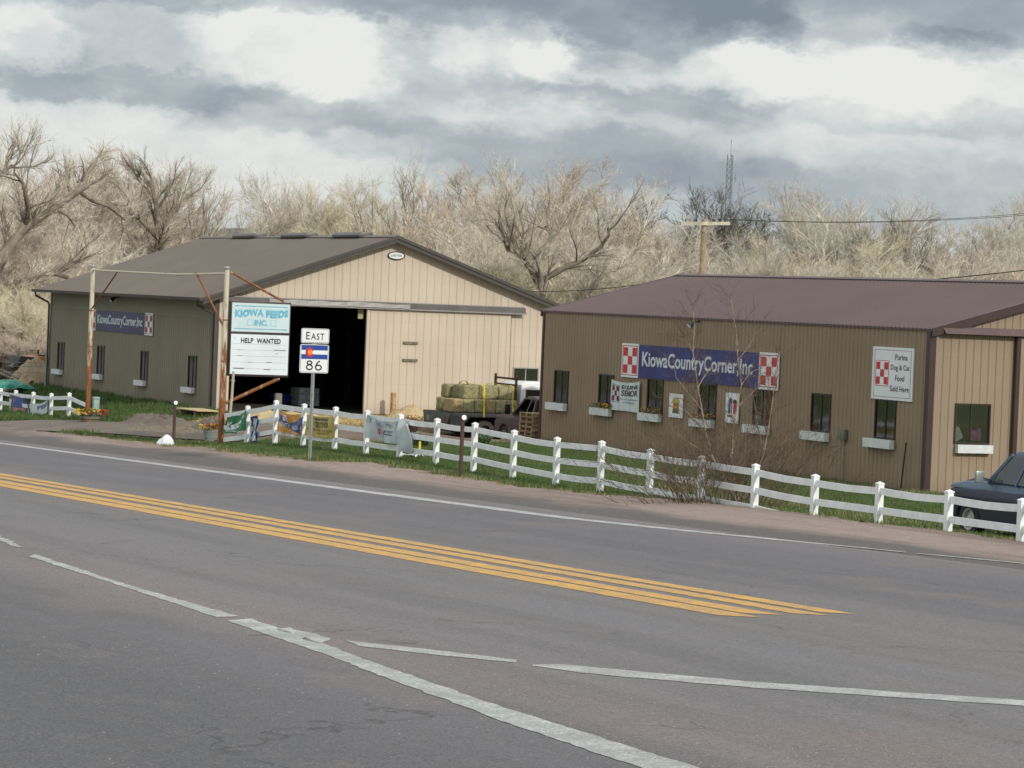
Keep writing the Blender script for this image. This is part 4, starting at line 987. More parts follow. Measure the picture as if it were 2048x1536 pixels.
# ------------------------------------------------------------------ white rail fences
XF = 31.68
PX = [(2045, 996), (1899, 979), (1760, 963), (1631, 948), (1512, 927), (1405, 911), (1302, 897), (1204, 881), (1115, 873.5), (1029, 859.5), (950.6, 844.5), (875, 836), (802, 827.5), (735, 820), (672, 813), (609, 807), (553, 800), (496, 811)]
posts = [(XF, 43.5, g(XF, 43.5)+.02+.88)]
for x, t in PX: posts.append(onX(x, t, XF))
POLE2 = (31.5, onX(441, 893, 31.5)[1]); POLE1 = (31.5, onX(175, 835, 31.5)[1])
rend = (POLE2[0]+.05, POLE2[1]-.12, onX(445, 818, 31.6)[2])
lposts = [onX(x, t, XF) for x, t in ((2, 776), (32, 780), (67, 783.5), (103, 786), (139, 785))]
lposts = [(XF, 119.4, lposts[0][2]-.02), (XF, 121.8, lposts[0][2]-.04)][::-1]+lposts
lend = (POLE1[0]+.05, POLE1[1]+.1, onX(172, 800, 31.6)[2])
def fence(name, P, label, ends=()):
    root = empty(name, (XF, P[len(P)//2][1], 0), 0, label, 'fence')
    for (x, y, z) in P:
        zb = min(g(x, y)-.15, z-1.2); mb = MB(); h = .0635
        mb.box(x-h, x+h, y-h, y+h, zb, z-.05)
        c = .071; mb.box(x-c, x+c, y-c, y+c, z-.06, z-.035); mb.add([(x-c, y-c, z-.035), (x+c, y-c, z-.035), (x+c, y+c, z-.035), (x-c, y+c, z-.035), (x, y, z+.005)], [(0, 1, 4), (1, 2, 4), (2, 3, 4), (3, 0, 4)])
        mb.build('post', M['white'], root)
    Q = list(P)
    runs = [(P[i], P[i+1], .064) for i in range(len(P)-1)]
    for a, b_ in ends: runs.append((a, b_, 0.02))
    r_ = random.Random(9)
    for a, b_, t in runs:
        for dz in (.19, .575, .955):
            va = Vector(a)-Vector((0, 0, dz)); vb = Vector(b_)-Vector((0, 0, dz)); dd = (vb-va).normalized()
            sg = -r_.uniform(.0, .035); mid = (va+vb)/2+Vector((0, 0, sg)); mb = MB(); va2 = va+dd*.066; vb2 = vb-dd*t
            # one continuous sagging rail
            pts = [va2, (va2*2+mid)/3+Vector((0, 0, sg*.2)), mid, (vb2*2+mid)/3+Vector((0, 0, sg*.2)), vb2]; vs = []
            for q in pts:
                for ax, az in ((-.019, -.07), (.019, -.07), (.019, .07), (-.019, .07)): vs.append(q+Vector((ax, 0, az)))
            fs = [(3, 2, 1, 0), (16, 17, 18, 19)]
            for i in range(4):
                for j in range(4): fs.append((i*4+j, i*4+(j+1) % 4, (i+1)*4+(j+1) % 4, (i+1)*4+j))
            mb.add(vs, fs); mb.build('rail', M['white'], root)
    return root
fence('rail_fence', posts, 'long white three rail fence running from the tall rusty post past the brown store', [(posts[-1], rend)])
fence('rail_fence', lposts, 'short white rail fence left of the left rusty post, before the green tarp', [(lposts[-1], lend)])

# ------------------------------------------------------------------ rusty pipe gateway with signs
fr = empty('pipe_gateway', (POLE2[0], POLE2[1], g(*POLE2)), 0, 'rusty pipe gateway of two tall posts with a thin top beam and braces', 'gateway')
t1 = Vector(onX(188, 537, 31.5)); t2 = Vector(onX(457, 540, 31.5)); t1.y = POLE1[1]; t2.y = POLE2[1]; t1.z = 4.98; t2.z = 5.03
for (px_, py_), tt, mm in ((POLE1, t1, M['rust']), (POLE2, t2, M['rust'])):
    mb = MB(); mb.tube([(px_, py_, g(px_, py_)-.2), (px_, py_, 1.5), (px_, py_, tt.z)], [.098, .092, .080], 14); po = mb.build('post', mm, fr, smooth=True)
    mb = MB(); mb.lathe([(.10, 0), (.105, .05), (.07, .09), (.02, .10)], (px_, py_, tt.z-.01), 14); mb.build('cap', M['galv'], po, smooth=True)
    for zz in (2.1, 3.4): 
        mb = MB(); mb.lathe([(.088, 0), (.098, .01), (.098, .03), (.088, .04)], (px_, py_, zz), 14); mb.build('weld_band', M['rust2'], po)
zt = 4.86; mb = MB(); mb.tube([(31.5, POLE1[1]-.1, zt+.02), (31.48, (POLE1[1]*2+POLE2[1])/3, zt-.02), (31.5, (POLE1[1]+POLE2[1]*2)/3, zt-.05), (31.5, POLE2[1]+.1, zt+.03)], .034, 8); mb.build('top_beam', M['rust'], fr)
b1 = Vector(onX(237, 541, 31.5)); mb = MB(); mb.tube([b1, (31.5, POLE1[1]-.05, onX(192, 618, 31.5)[2])], .028, 7); mb.build('brace', M['rust2'], fr)
b1 = Vector(onX(393, 546, 31.5)); mb = MB(); mb.tube([b1, (31.5, POLE2[1]+.1, onX(449, 655, 31.5)[2])], .034, 7); mb.build('brace', M['rust2'], fr)
YS = POLE2[1]
mb = MB(); mb.tube([onY(461, 544, YS), onY(567, 603, YS)], .036, 8); mb.build('brace', M['rust2'], fr)
mb = MB(); mb.tube([onY(452, 806, YS), onY(558, 757, YS)], .055, 8); mb.build('brace', M['rust'], fr)
mb = MB(); mb.tube([onX(330, 546, 31.49), onX(355, 551, 31.49), onX(380, 549, 31.49), onX(393, 546, 31.49)], .012, 5); mb.build('loose_wire', M['wire'], fr)
mb = MB(); mb.tube([onY(467, 742, YS-.1), onY(464, 790, YS-.1), onY(460, 830, YS-.05)], .045, 7); mb.tube([onY(461, 760, YS-.05), onY(470, 762, YS-.05)], .02, 5); mb.build('side_conduit', mat('conduit_pale', (.45, .40, .30), .7), fr)
# marquee with letter board, fixed to the right post
a = onY(461.5, 606, YS); b_ = onY(578, 609, YS); c = onY(456, 746, YS); XL = (a[0]+c[0])/2+.02; XR = b_[0]-.0; ZT = a[2]+.02; ZB = c[2]-.02
mq = empty('marquee_sign', (XL, YS-.1, ZB), 0, 'pale blue and white roadside sign with a help wanted letter board on the rusty post', 'sign')
mb = MB(); mb.box(XL-.04, XR+.04, YS-.10, YS+.16, ZB-.07, ZT+.06); mb.build('cabinet', M['cabinet'], mq, bevel=.015)
HH = ZT-ZB; zmid = ZB+HH*.575
p1 = frontpanel(YS-.103, XL, XR, zmid+.05, ZT); p2 = frontpanel(YS-.103, XL, XR, ZB, zmid-.03)
s1_ = p1.sheet('name_panel', M['paleblue'], mq, off=.004)
cy2 = mat('letter_shadow_blue', (.20, .55, .68), .4)
def bulge(u, v): return (u, v+.03*math.sin(u*11)*math.cos(v*5))
p1.text('lettering', 'KIOWA FEEDS', M['cyan'], s1_, .05, .97, .52, .77, off=.008, bold=.05, spacing=1.1, warp=bulge); p1.text('lettering', 'KIOWA FEEDS', cy2, s1_, .06, .98, .55, .80, off=.007, bold=.05, spacing=1.1, warp=bulge)
p1.text('lettering', 'INC.', M['cyan'], s1_, .39, .62, .22, .43, off=.008, bold=.05); p1.rects('rules', M['cyan'], s1_, [(.04, .96, .88, .91), (.04, .96, .09, .12)], .007)
t = .012
for q in (.27, .67): p1.rects('outline_square', cy2, s1_, [(q, q+.1, .22, .22+t), (q, q+.1, .42, .42+t), (q, q+t, .22, .43), (q+.1-t, q+.1, .22, .43)], .007)
s2_ = p2.sheet('letter_board', M['boardwhite'], mq, off=.004)
p2.text('lettering', 'HELP  WANTED', M['black'], s2_, .17, .86, .78, .91, off=.008, bold=.035, spacing=1.08)
rl = []
for v in (.755, .605, .455, .30, .14): rl.append((.03, .97, v, v+.006))
p2.rects('letter_rail', M['line'], s2_, rl, .006)
p2.rects('letter_remnant', M['black'], s2_, [(.05, .24, .135, .155), (.58, .70, .125, .137), (.74, .95, .62, .632), (.12, .20, .455, .465), (.30, .38, .30, .31), (.78, .82, .53, .54), (.62, .72, .31, .32), (.12, .18, .60, .607), (.05, .07, .90, .91)], .008)

# ------------------------------------------------------------------ highway route sign
hx, hy, hz = gr(621, 918)
hs = empty('route_sign', (hx, hy, hz), 0, 'galvanised post carrying an east plate over a flag patterned route 86 shield', 'road sign')
xl = onY(599.5, 718, hy-.04)[0]; xr_ = onY(657, 718, hy-.04)[0]; zt = onY(628, 689, hy-.04)[2]; zb = onY(628, 746, hy-.04)[2]; Wd = xr_-xl
xc = (xl+xr_)/2
mb = MB(); zz = [hz-.3, onY(628, 662, hy)[2]]
vs = []
for z in zz:
    for ax, ay in ((-.05, 0), (-.02, 0), (-.02, -.03), (.02, -.03), (.02, 0), (.05, 0), (.05, .006), (.014, .006), (.014, -.02), (-.014, -.02), (-.014, .006), (-.05, .006)): vs.append((xc+ax, hy+ay, z))
mb.add(vs, [(i, (i+1) % 12, 12+(i+1) % 12, 12+i) for i in range(12)]); po = mb.build('post', M['galv'], hs)
hb = MB()
for i in range(16):
    z = hz+.25+i*.11; hb.add([(xc+.008*math.cos(t), hy-.0315, z+.012*math.sin(t)) for t in np.linspace(0, 2*PI, 9)[:-1]], [tuple(range(8))])
hb.build('bolt_holes', M['black'], po)
def rplate(name, pn, m, parent, r, inset=0, off=0, thick=0):
    w = pn.w-2*inset; h = pn.h-2*inset; pts = []
    for cx, cy, a0 in ((w-r, h-r, 0), (r, h-r, PI/2), (r, r, PI), (w-r, r, 1.5*PI)):
        for k in range(6): t = a0+PI/2*k/5; pts.append(((cx+r*math.cos(t)+inset)/pn.w, (cy+r*math.sin(t)+inset)/pn.h))
    mb = MB(); n = len(pts); A = [pn.P(u, v, off) for u, v in pts]
    if thick: B_ = [pn.P(u, v, off-thick) for u, v in pts]; mb.add(A+B_, [tuple(range(n)), tuple(range(n, 2*n))[::-1]]+[(i, n+i, n+(i+1) % n, (i+1) % n) for i in range(n)])
    else: mb.add(A, [tuple(range(n))])
    return mb.build(name, m, parent, fixn=bool(thick))
H2 = zt-zb
pr = frontpanel(hy-.045, xl, xr_, zb, zt)
pl_ = rplate('route_plate', pr, M['signwhite'], hs, .05, thick=.006); rplate('border', pr, M['black'], pl_, .04, .018, .002); rplate('field', pr, M['signwhite'], pl_, .035, .028, .004)
pr.rects('flag_stripe', M['blue'], pl_, [(.045, .955, .80, .965), (.045, .955, .50, .655)], .006)
pr.rects('flag_divider', M['black'], pl_, [(.04, .96, .488, .498)], .007)
pr.disc('flag_letter_c', mat('flag_red', (.42, .02, .03), .45), pl_, .34, .725, .155*Wd, .008, a0=.45, a1=2*PI-.45, r2=.52); pr.disc('flag_disc', M['orange'], pl_, .345, .725, .083*Wd, .009)
# numerals drawn as rounded strokes
def strokes(pn, name, m, parent, lines, wd, off):
    mb = MB()
    for L in lines:
        pts = [Vector((u*pn.w, v*pn.h)) for u, v in L]; n = len(pts); le = []; ri = []
        for i, p_ in enumerate(pts):
            d_ = (pts[min(i+1, n-1)]-pts[max(i-1, 0)]).normalized(); nn = Vector((-d_.y, d_.x))*wd/2; le.append(p_+nn); ri.append(p_-nn)
        mb.add([pn.P(q.x/pn.w, q.y/pn.h, off) for q in le+ri], [(i, i+1, n+i+1, n+i) for i in range(n-1)])
    return mb.build(name, m, parent, fixn=False)
def arc(cx, cy, rx, ry, a0, a1, n=18): return [(cx+rx*math.cos(a0+(a1-a0)*i/n), cy+ry*math.sin(a0+(a1-a0)*i/n)) for i in range(n+1)]
strokes(pr, 'numeral', M['black'], pl_, [arc(.34, .355, .080, .062, 0, 2*PI+.2), arc(.34, .20, .100, .085, 0, 2*PI+.2)], .040, .006)
strokes(pr, 'numeral', M['black'], pl_, [arc(.655, .195, .100, .085, 0, 2*PI+.2), [(.700, .425), (.64, .39), (.59, .32), (.560, .23), (.556, .19)]], .040, .006)
xl2 = onY(602.5, 671, hy-.04)[0]; xr2 = onY(658.5, 671, hy-.04)[0]; zt2 = onY(630, 657, hy-.04)[2]; zb2 = onY(630, 686.5, hy-.04)[2]
pe = frontpanel(hy-.045, xl2, xr2, zb2, zt2)
pl2 = rplate('direction_plate', pe, M['signwhite'], hs, .045, thick=.006); rplate('border', pe, M['black'], pl2, .036, .016, .002); rplate('field', pe, M['signwhite'], pl2, .03, .026, .004)
pe.text('lettering', 'E', M['black'], pl2, .17, .30, .24, .76, off=.006, bold=.012); pe.text('lettering', 'AST', M['black'], pl2, .35, .82, .24, .68, off=.006, bold=.012, spacing=1.15)

# ------------------------------------------------------------------ roadside marker posts
for (bx, by, tx, ty, lb) in ((347, 887, 350, 797, 'brown marker post with round white reflector beside the white bag'), (921, 953, 922, 826, 'taller brown marker post with round white reflector before the fence near the flatbed truck')):
    x, y, z = gr(bx, by); top = onY(tx, ty+7, y); r0 = empty('marker_post', (x, y, z), 0, lb, 'marker post', 'brown roadside marker posts')
    mb = MB(); X_ = x; 
    mb.tube([(x, y, z-.2), (x, y, top[2])], .052, 10); mb.build('post', M['brownpost'], r0)
    mb = MB(); mm = Matrix.Translation((x, y-.07, top[2]-.02)) @ Matrix.Rotation(PI/2, 4, 'X'); mb.prism([(.065*math.cos(t), .065*math.sin(t)) for t in np.linspace(0, 2*PI, 21)[:-1]], mm, 0, .02); mb.build('reflector', M['reflector'], r0)
# white bag
x, y, z = gr(331, 889); r_ = random.Random(4); mb = MB(); vs = []; n = 14
for k_, (rad, hh) in enumerate(((.24, 0), (.25, .05), (.20, .16), (.13, .25), (.05, .32), (.01, .335))):
    for j in range(n):
        t = 2*PI*j/n; q = rad*(1+.16*math.sin(t*3+k_*.5)+r_.uniform(-.07, .07)); vs.append((x+q*math.cos(t)*1.1+.03*(hh*3), y+q*math.sin(t), z-.02+hh+r_.uniform(-.01, .01)))
mb.add(vs, [(i*n+j, i*n+(j+1) % n, (i+1)*n+(j+1) % n, (i+1)*n+j) for i in range(5) for j in range(n)])
tag(mb.build('plastic_bag', M['signwhite']), 'crumpled white bag standing in grass beside a brown marker post', 'bag')
# crumpled strip of white cloth under the fence
pA = gr(804, 915); pB = gr(846, 917); mb = MB(); vs = []; n = 22
for i in range(n+1):
    t = i/n; x = pA[0]+(pB[0]-pA[0])*t; y = pA[1]+(pB[1]-pA[1])*t
    for j in range(5):
        s = j/4; xx = x+.10*(s-.5)+.03*math.sin(i*1.3); yy = y+.35*(s-.5); vs.append((xx, yy, g(xx, yy)+.05+.05*abs(math.sin(i*.9+j))+.02*math.sin(i*2.1)))
mb.add(vs, [(i*5+j, (i+1)*5+j, (i+1)*5+j+1, i*5+j+1) for i in range(n) for j in range(4)])
tag(mb.build('white_cloth', M['signwhite'], smooth=True, fixn=False), 'crumpled strip of white cloth on the grass under the fence', 'cloth')

# ------------------------------------------------------------------ banners hung on the fence (X just in front of the rails)
XB = XF-.10
def fencebanner(pxs, label, m, rip, name='fence_banner', off=0):
    """pxs: left x, top y left, bottom y left, right x, top y right"""
    xl_, tl, bl_, xr3, tr3, br3 = pxs
    A = Vector(onX(xl_, tl, XB-off)); B_ = Vector(onX(xr3, tr3, XB-off)); Cc = Vector(onX(xl_, bl_, XB-off))
    pn = Panel(Cc, (B_-A), (0, 0, 1), (-1, 0, 0), (B_-A).length, A.z-Cc.z, rip); root = empty(name, Cc, 0, label, 'banner')
    return pn, root
def rip(c, a, ph, f=9, fold=0):
    def F_(u, v):
        s = 4*u*(1-u); return (c*.5*math.sin(v*6+ph)*(.5-u), -a*s*v+.3*a*s*(1-v)*math.sin(u*7+ph), c*(math.sin(u*f+ph)*math.cos(v*3)+.5*math.sin(u*2.1*f+v*5+ph)))
    return F_
pn, root = fencebanner((449, 827, 869, 491, 818, 857), 'wind bent green banner with white letters by the tall rusty post', M['green'], rip(.06, .14, 1))
pn.sheet('cloth', M['green'], root); pn.text('lettering', 'Kent', M['bannerwhite'], root, .10, .76, .18, .66, off=.008, bold=.05, shear=.3, warp=lambda u, v: (u, v+.16*(u-.4)))
pn.rects('stripe', M['bannerwhite'], root, [(.12, .52, .10, .15)], .008); pn.disc('emblem', M['bannerwhite'], root, .86, .72, .07, .008)
pn, root = fencebanner((502.5, 833, 886, 512, 829, 886), 'narrow folded dark blue banner hanging beside the first fence post', M['bnblue'], rip(.08, .03, 2, 14))
pn.sheet('cloth', M['bnblue'], root); pn.rects('pale_hem', M['bannergrey'], root, [(.72, 1, .02, .9), (0, .5, 0, .22)], .01); pn.rects('patch', M['bannerwhite'], root, [(.12, .55, .45, .62)], .01)
pn, root = fencebanner((557, 820, 863, 602, 827, 868), 'blue and orange banner with small checkerboard and white letters', M['bnblue'], rip(.07, .07, .4))
pn.sheet('cloth', M['ochre'], root)
mb = MB(); k = 16
for i in range(k):
    u0 = i/k; u1 = (i+1)/k
    def top(u): return .80-.62*u if u < .5 else .49+.80*(u-.5)
    def bot(u): return .50-.62*u if u < .38 else (.26 if u < .55 else .26-.5*(u-.55))
    for j in range(4):
        q = [(u0, bot(u0)+(top(u0)-bot(u0))*j/4), (u1, bot(u1)+(top(u1)-bot(u1))*j/4), (u1, bot(u1)+(top(u1)-bot(u1))*(j+1)/4), (u0, bot(u0)+(top(u0)-bot(u0))*(j+1)/4)]
        pn.poly(mb, q, .006)
mb.build('blue_field', M['bnblue'], root, fixn=False)
checker(pn, pn.rects('emblem', M['bannerwhite'], root, [(.18, .36, .60, .86)], .009), .18, .36, .60, .86, M['red'], off=.013, lines=False)
pn.text('lettering', 'COUNTRY', M['bannerwhite'], root, .06, .50, .30, .50, off=.010, bold=.03); pn.text('lettering', 'ACRES', M['bannerwhite'], root, .64, .92, .26, .44, off=.010, bold=.03); pn.disc('emblem', M['yellow'], root, .57, .40, .09, .011)
pn, root = fencebanner((611, 828, 871, 668, 833, 880), 'plain yellow banner with dark letters behind the route sign post', M['yellow'], rip(.03, .04, 2))
pn.sheet('cloth', M['yellow'], root); pn.rects('dark_label', M['olive'], root, [(.34, .78, .80, .92)], .006); pn.text('lettering', 'CERTIFIED', M['olive'], root, .30, .78, .46, .74, off=.006, bold=.05)
pn.text('lettering', 'HORSE FEED DEALER', M['olive'], root, .06, .92, .30, .42, off=.006, bold=.01, warp=lambda u, v: (u, v-.06*u)); pn.text('lettering', '& ANIMAL HEALTH', M['olive'], root, .36, .80, .14, .24, off=.006, bold=.01)
pn, root = fencebanner((731, 829, 875, 800, 842, 884), 'drooping grey banner with red and blue logos between two fence posts', M['bannergrey'], rip(.06, .09, .2, 11))
pn.sheet('cloth', M['bannergrey'], root); pn.text('lettering', 'SWEETPRO', M['line'], root, .34, .74, .72, .90, off=.008, bold=.02); pn.disc('logo', M['red'], root, .38, .42, .115, .008); pn.text('lettering', 'Kent', M['bannerwhite'], root, .31, .45, .37, .48, off=.012)
pn.rects('logo', M['bnblue'], root, [(.54, .80, .52, .56), (.54, .80, .36, .40), (.54, .56, .40, .52)], .008); pn.text('lettering', 'PARTNERS', M['bnblue'], root, .58, .78, .42, .50, off=.008)
pn.disc('logo', M['red'], root, .92, .44, .12, .008); pn.disc('logo', M['black'], root, .92, .36, .11, .010); pn.text('lettering', 'ADM', M['bannerwhite'], root, .86, .98, .32, .42, off=.013, bold=.02)
pn.disc('logo', mat('logo_teal', (.02, .08, .10), .5), root, .10, .80, .07, .008, r2=.6)
pn, root = fencebanner((798, 838, 896, 818, 852, 900), 'loose grey end of banner twisted round a white fence post', M['bannergrey'], lambda u, v: (.26*math.sin(v*PI)*u-.08*u*(1-v), 0, .10*math.sin(u*5+v*3)), off=.03)
pn.sheet('cloth', M['bannergrey'], root)
pn, root = fencebanner((25, 788, 830, 53, 792, 828), 'twisted dark blue and brown banner on the short left fence', M['bnblue'], lambda u, v: (.14*math.sin(v*PI)*(u-.5), -.1*math.sin(u*3), .14*math.sin(u*5+v*2)))
pn.sheet('cloth', mat('banner_faded', (.10, .07, .09), .5, var=.4, vs=4), root); pn.rects('blue_top', M['bnblue'], root, [(.25, .72, .55, .98)], .012); pn.rects('pale_edge', M['bannerwhite'], root, [(.02, .14, .1, .8), (.84, .98, .12, .98)], .012); pn.rects('warm_patch', mat('banner_warm', (.30, .13, .09), .5), root, [(.28, .70, .20, .5)], .012)
pn, root = fencebanner((60, 800, 834, 97, 788, 832), 'sagging white banner with dark letters on the short left fence', M['bannerwhite'], lambda u, v: (0, -.22*4*u*(1-u)*v-.02, .08*math.sin(u*7)))
pn.sheet('cloth', M['bannerwhite'], root); pn.text('lettering', 'FEED', M['bnblue'], root, .42, .96, .48, .78, off=.01, bold=.02, warp=lambda u, v: (u, v+.1*(u-.5)))

# ------------------------------------------------------------------ tubs of flowers, pedestal, posts, boards
def tub(x, y, z, rad, h, m, label, seed, nfl=40, band=None):
    r_ = random.Random(seed); root = empty('flower_tub', (x, y, z), 0, label, 'flower tub')
    mb = MB(); mb.lathe([(rad*.82, -.05), (rad*.9, h*.4), (rad, h), (rad*.93, h), (rad*.9, h-.04), (.01, h-.05)], (x, y, z), 20); t_ = mb.build('tub', m, root, smooth=True)
    for zz in (.25, .75): k = MB(); rr_ = rad*(.82+.18*zz)+.012; k.lathe([(rr_, 0), (rr_, .03), (rr_-.02, .03), (rr_-.02, 0)], (x, y, z+h*zz), 20); k.build('hoop', band or M['dark'], t_)
    for nm, mm, cnt in (('leaves', M['leaf'], nfl), ('yellow_flowers', M['petal_y'], nfl), ('red_flowers', M['petal_r'], nfl)):
        k = MB()
        for i in range(cnt):
            a = r_.uniform(0, 2*PI); q = rad*1.15*math.sqrt(r_.random()); bx = (-.3*rad if nm == 'yellow_flowers' else .25*rad if nm == 'red_flowers' else 0)
            p = Vector((x+q*math.cos(a)+bx, y+q*math.sin(a), z+h+r_.uniform(-.02, .16)))
            for w in range(4):
                dv = Vector((r_.gauss(0, 1), r_.gauss(0, 1), r_.gauss(0, 1))).normalized(); e_ = dv.orthogonal().normalized()*.035; k.add([p-e_, p+dv*.07, p+e_], [(0, 1, 2)])
        k.build(nm, mm, root, fixn=False)
x, y, z = gr(181, 843); tub(x-.0, y, z, .42, .28, M['woodgrey'], 'half barrel of red and yellow flowers at the foot of the left rusty post', 1, 60)
x, y, z = gr(424, 880); tub(x, y, z, .31, .36, M['tin'], 'metal tub of yellow and dark red flowers at the foot of the right rusty post', 2, 34, M['galv'])
x, y, z = gr(191, 832); mb = MB(); mb.box(x-.11, x+.11, y-.11, y+.11, z-.1, z+.60); mb.box(x-.12, x+.12, y-.12, y+.12, z+.60, z+.70); tag(mb.build('utility_pedestal', M['pedestal'], bevel=.02), 'pale green utility pedestal just right of the left rusty post', 'pedestal')
x, y, z = (31.98, 86.2, g(31.98, 86.2)); mb = MB(); mb.box(x-.09, x+.09, y-.09, y+.09, z-.2, onX(543, 785, 31.98)[2]); tag(mb.build('wooden_post', M['woodgrey'], bevel=.012), 'square grey wooden post behind the white fence, taller than the fence posts', 'post')
x, y = 42.05, 101.3; z = g(x, y); mb = MB(); mb.tube([(x, y, z-.1), (x+.01, y, z+.4), (x, y, z+.86)], [.11, .105, .10], 12); tag(mb.build('log_bollard', M['woodlog'], bevel=.01), 'round peeled log post in front of the cream sliding door', 'post')
# board on blocks
c4 = [gr(354, 831), gr(392, 824), gr(420, 829), gr(381, 836)]; zz = -.02; mb = MB()
C4 = [Vector((a[0], a[1], .12+.01*i)) for i, a in enumerate([(33.75, 101.6), (34.75, 101.4), (34.6, 98.9), (33.7, 98.9)])]
mb.add(C4+[q-Vector((0, 0, .03)) for q in C4], [(0, 1, 2, 3), (7, 6, 5, 4), (0, 4, 5, 1), (1, 5, 6, 2), (2, 6, 7, 3), (3, 7, 4, 0)])
wb = empty('plywood_platform', (34.2, 100.2, -.1), 0, 'sheet of pale plywood raised on blocks before the olive barn wall', 'plywood'); mb.build('sheet', M['ply'], wb)
for yy in (99.3, 100.9): mb = MB(); mb.box(33.78, 34.5, yy, yy+.12, -.35, .085); mb.build('block', M['pallet'], wb)
# mounds
def mound(name, cx, cy, rx, ry, h, m, label, cat, seed, rot=0, nseg=40, rough=.5, stuff=False):
    mb = MB(); vs = []; K = 12
    for k_ in range(K+1):
        q = k_/K
        for j in range(nseg):
            t = 2*PI*j/nseg; ex = math.cos(t)*rx*q; ey = math.sin(t)*ry*q; X = cx+ex*math.cos(rot)-ey*math.sin(rot); Y = cy+ex*math.sin(rot)+ey*math.cos(rot)
            nn = mnoise.fractal(Vector((X*4.2, Y*3.0, seed)), .8, 2.1, 6); e_ = (1-q*q)**1.2
            vs.append((X, Y, g(X, Y)-.08*q*q+h*e_*(1+rough*nn)+.05*nn*(1-q)))
    fs = [(k_*nseg+j, k_*nseg+(j+1) % nseg, (k_+1)*nseg+(j+1) % nseg, (k_+1)*nseg+j) for k_ in range(K) for j in range(nseg)]
    mb.add(vs, fs); return tag(mb.build(name, m, smooth=True), label, cat)
mound('dirt_mound', 33.0, 100.9, .6, 4.6, .17, M['dirt'], 'long low heap of dug brown earth beside the driveway', 'earth heap', 1)
mound('dirt_mound', 33.3, 96.0, .6, 2.0, .24, M['dirt'], 'lumpy heap of earth and straw behind the marker post', 'earth heap', 5)
mound('straw_pile', 42.6, 100.9, 1.1, .7, .36, M['straw'], 'small heap of golden straw at the foot of the cream sliding door', 'straw', 2, rough=.25)
mound('straw_pile', 43.9, 100.3, 1.3, .8, .42, M['straw'], 'larger heap of golden straw beside the rear of the flatbed truck', 'straw', 3, rough=.25)
mound('straw_pile', 36.3, 97.6, 2.6, 1.6, .22, M['straw'], 'flat spread of trampled straw in front of the dark barn doorway', 'straw', 7)
# dead flowers in a barrel, stake, bushes
def twiggy(mb, x, y, z, n, h, sp, w, r_, up=1):
    for i in range(n):
        a = r_.uniform(0, 2*PI); q = sp*math.sqrt(r_.random()); L = h*r_.uniform(.5, 1); p0 = Vector((x+q*.3*math.cos(a), y+q*.3*math.sin(a), z)); p1 = Vector((x+q*math.cos(a), y+q*math.sin(a), z+L)); s_ = Vector((math.cos(a+1.5), math.sin(a+1.5), 0))*w
        mb.add([p0-s_, p0+s_, p1], [(0, 1, 2)])
        for k in range(3):
            c0 = p0.lerp(p1, r_.uniform(.4, 1)); dv = Vector((r_.gauss(0, 1), r_.gauss(0, 1), r_.gauss(.4, 1))).normalized()*.09; e_ = dv.orthogonal().normalized()*w*1.6; mb.add([c0-e_, c0+dv, c0+e_], [(0, 1, 2)])
x, y, z = 34.6, 81.9, g(34.6, 81.9); r_ = random.Random(3)
root = empty('dead_planter', (x, y, z), 0, 'grey tub of dead brown stalks behind the drooping grey banner', 'flower tub')
mb = MB(); mb.lathe([(.24, -.05), (.30, .40), (.27, .40), (.02, .36)], (x, y, z), 18); mb.build('tub', M['tin'], root, smooth=True); mb = MB(); twiggy(mb, x, y, z+.3, 150, .62, .42, .012, r_); mb.build('stalks', M['deadleaf'], root, fixn=False)
x, y, z = gr(839, 904); mb = MB(); mb.box(x-.03, x+.03, y-.02, y+.02, z-.1, z+.30); tag(mb.build('survey_stake', mat('stake_yellow', (.65, .52, .06), .6)), 'short yellow survey stake in the grass behind the fence', 'stake')
for (px_, py_, hh, lb) in ((848, 893, .35, 'small dark green bush by the tub of dead stalks'), (967, 892, .32, 'small green bush on the dirt left of the maroon pickup')):
    x, y, z = gr(px_, py_); mb = MB(); twiggy(mb, x, y, z, 160, hh, .26, .02, r_); tag(mb.build('small_bush', M['leaf'], fixn=False), lb, 'bush')
# stack of pallets by the store corner
px0, py0 = 41.8, 88.2; zb_ = g(41.15, 88.1)
for i in range(8):
    r_ = random.Random(i); root = empty('wooden_pallet', (px0+r_.uniform(-.04, .04), py0+r_.uniform(-.04, .04), zb_+.03+i*.155), r_.uniform(-.03, .03), 'wooden pallet number %s from the ground in the stack by the store corner' % ('one', 'two', 'three', 'four', 'five', 'six', 'seven', 'eight')[i], 'pallet', 'pallets stacked by the store corner')
    for j in range(3):
        mb = MB(); mb.box(-.5, .5, -.5+j*.46, -.42+j*.46, .022, .115); mb.build('stringer', M['pallet'], root, world=False)
    for zz in (0, .116):
        for j in range(5): mb = MB(); mb.box(-.5+j*.22, -.4+j*.22, -.51, .51, zz, zz+.02); mb.build('deck_board', M['pallet'], root, world=False)
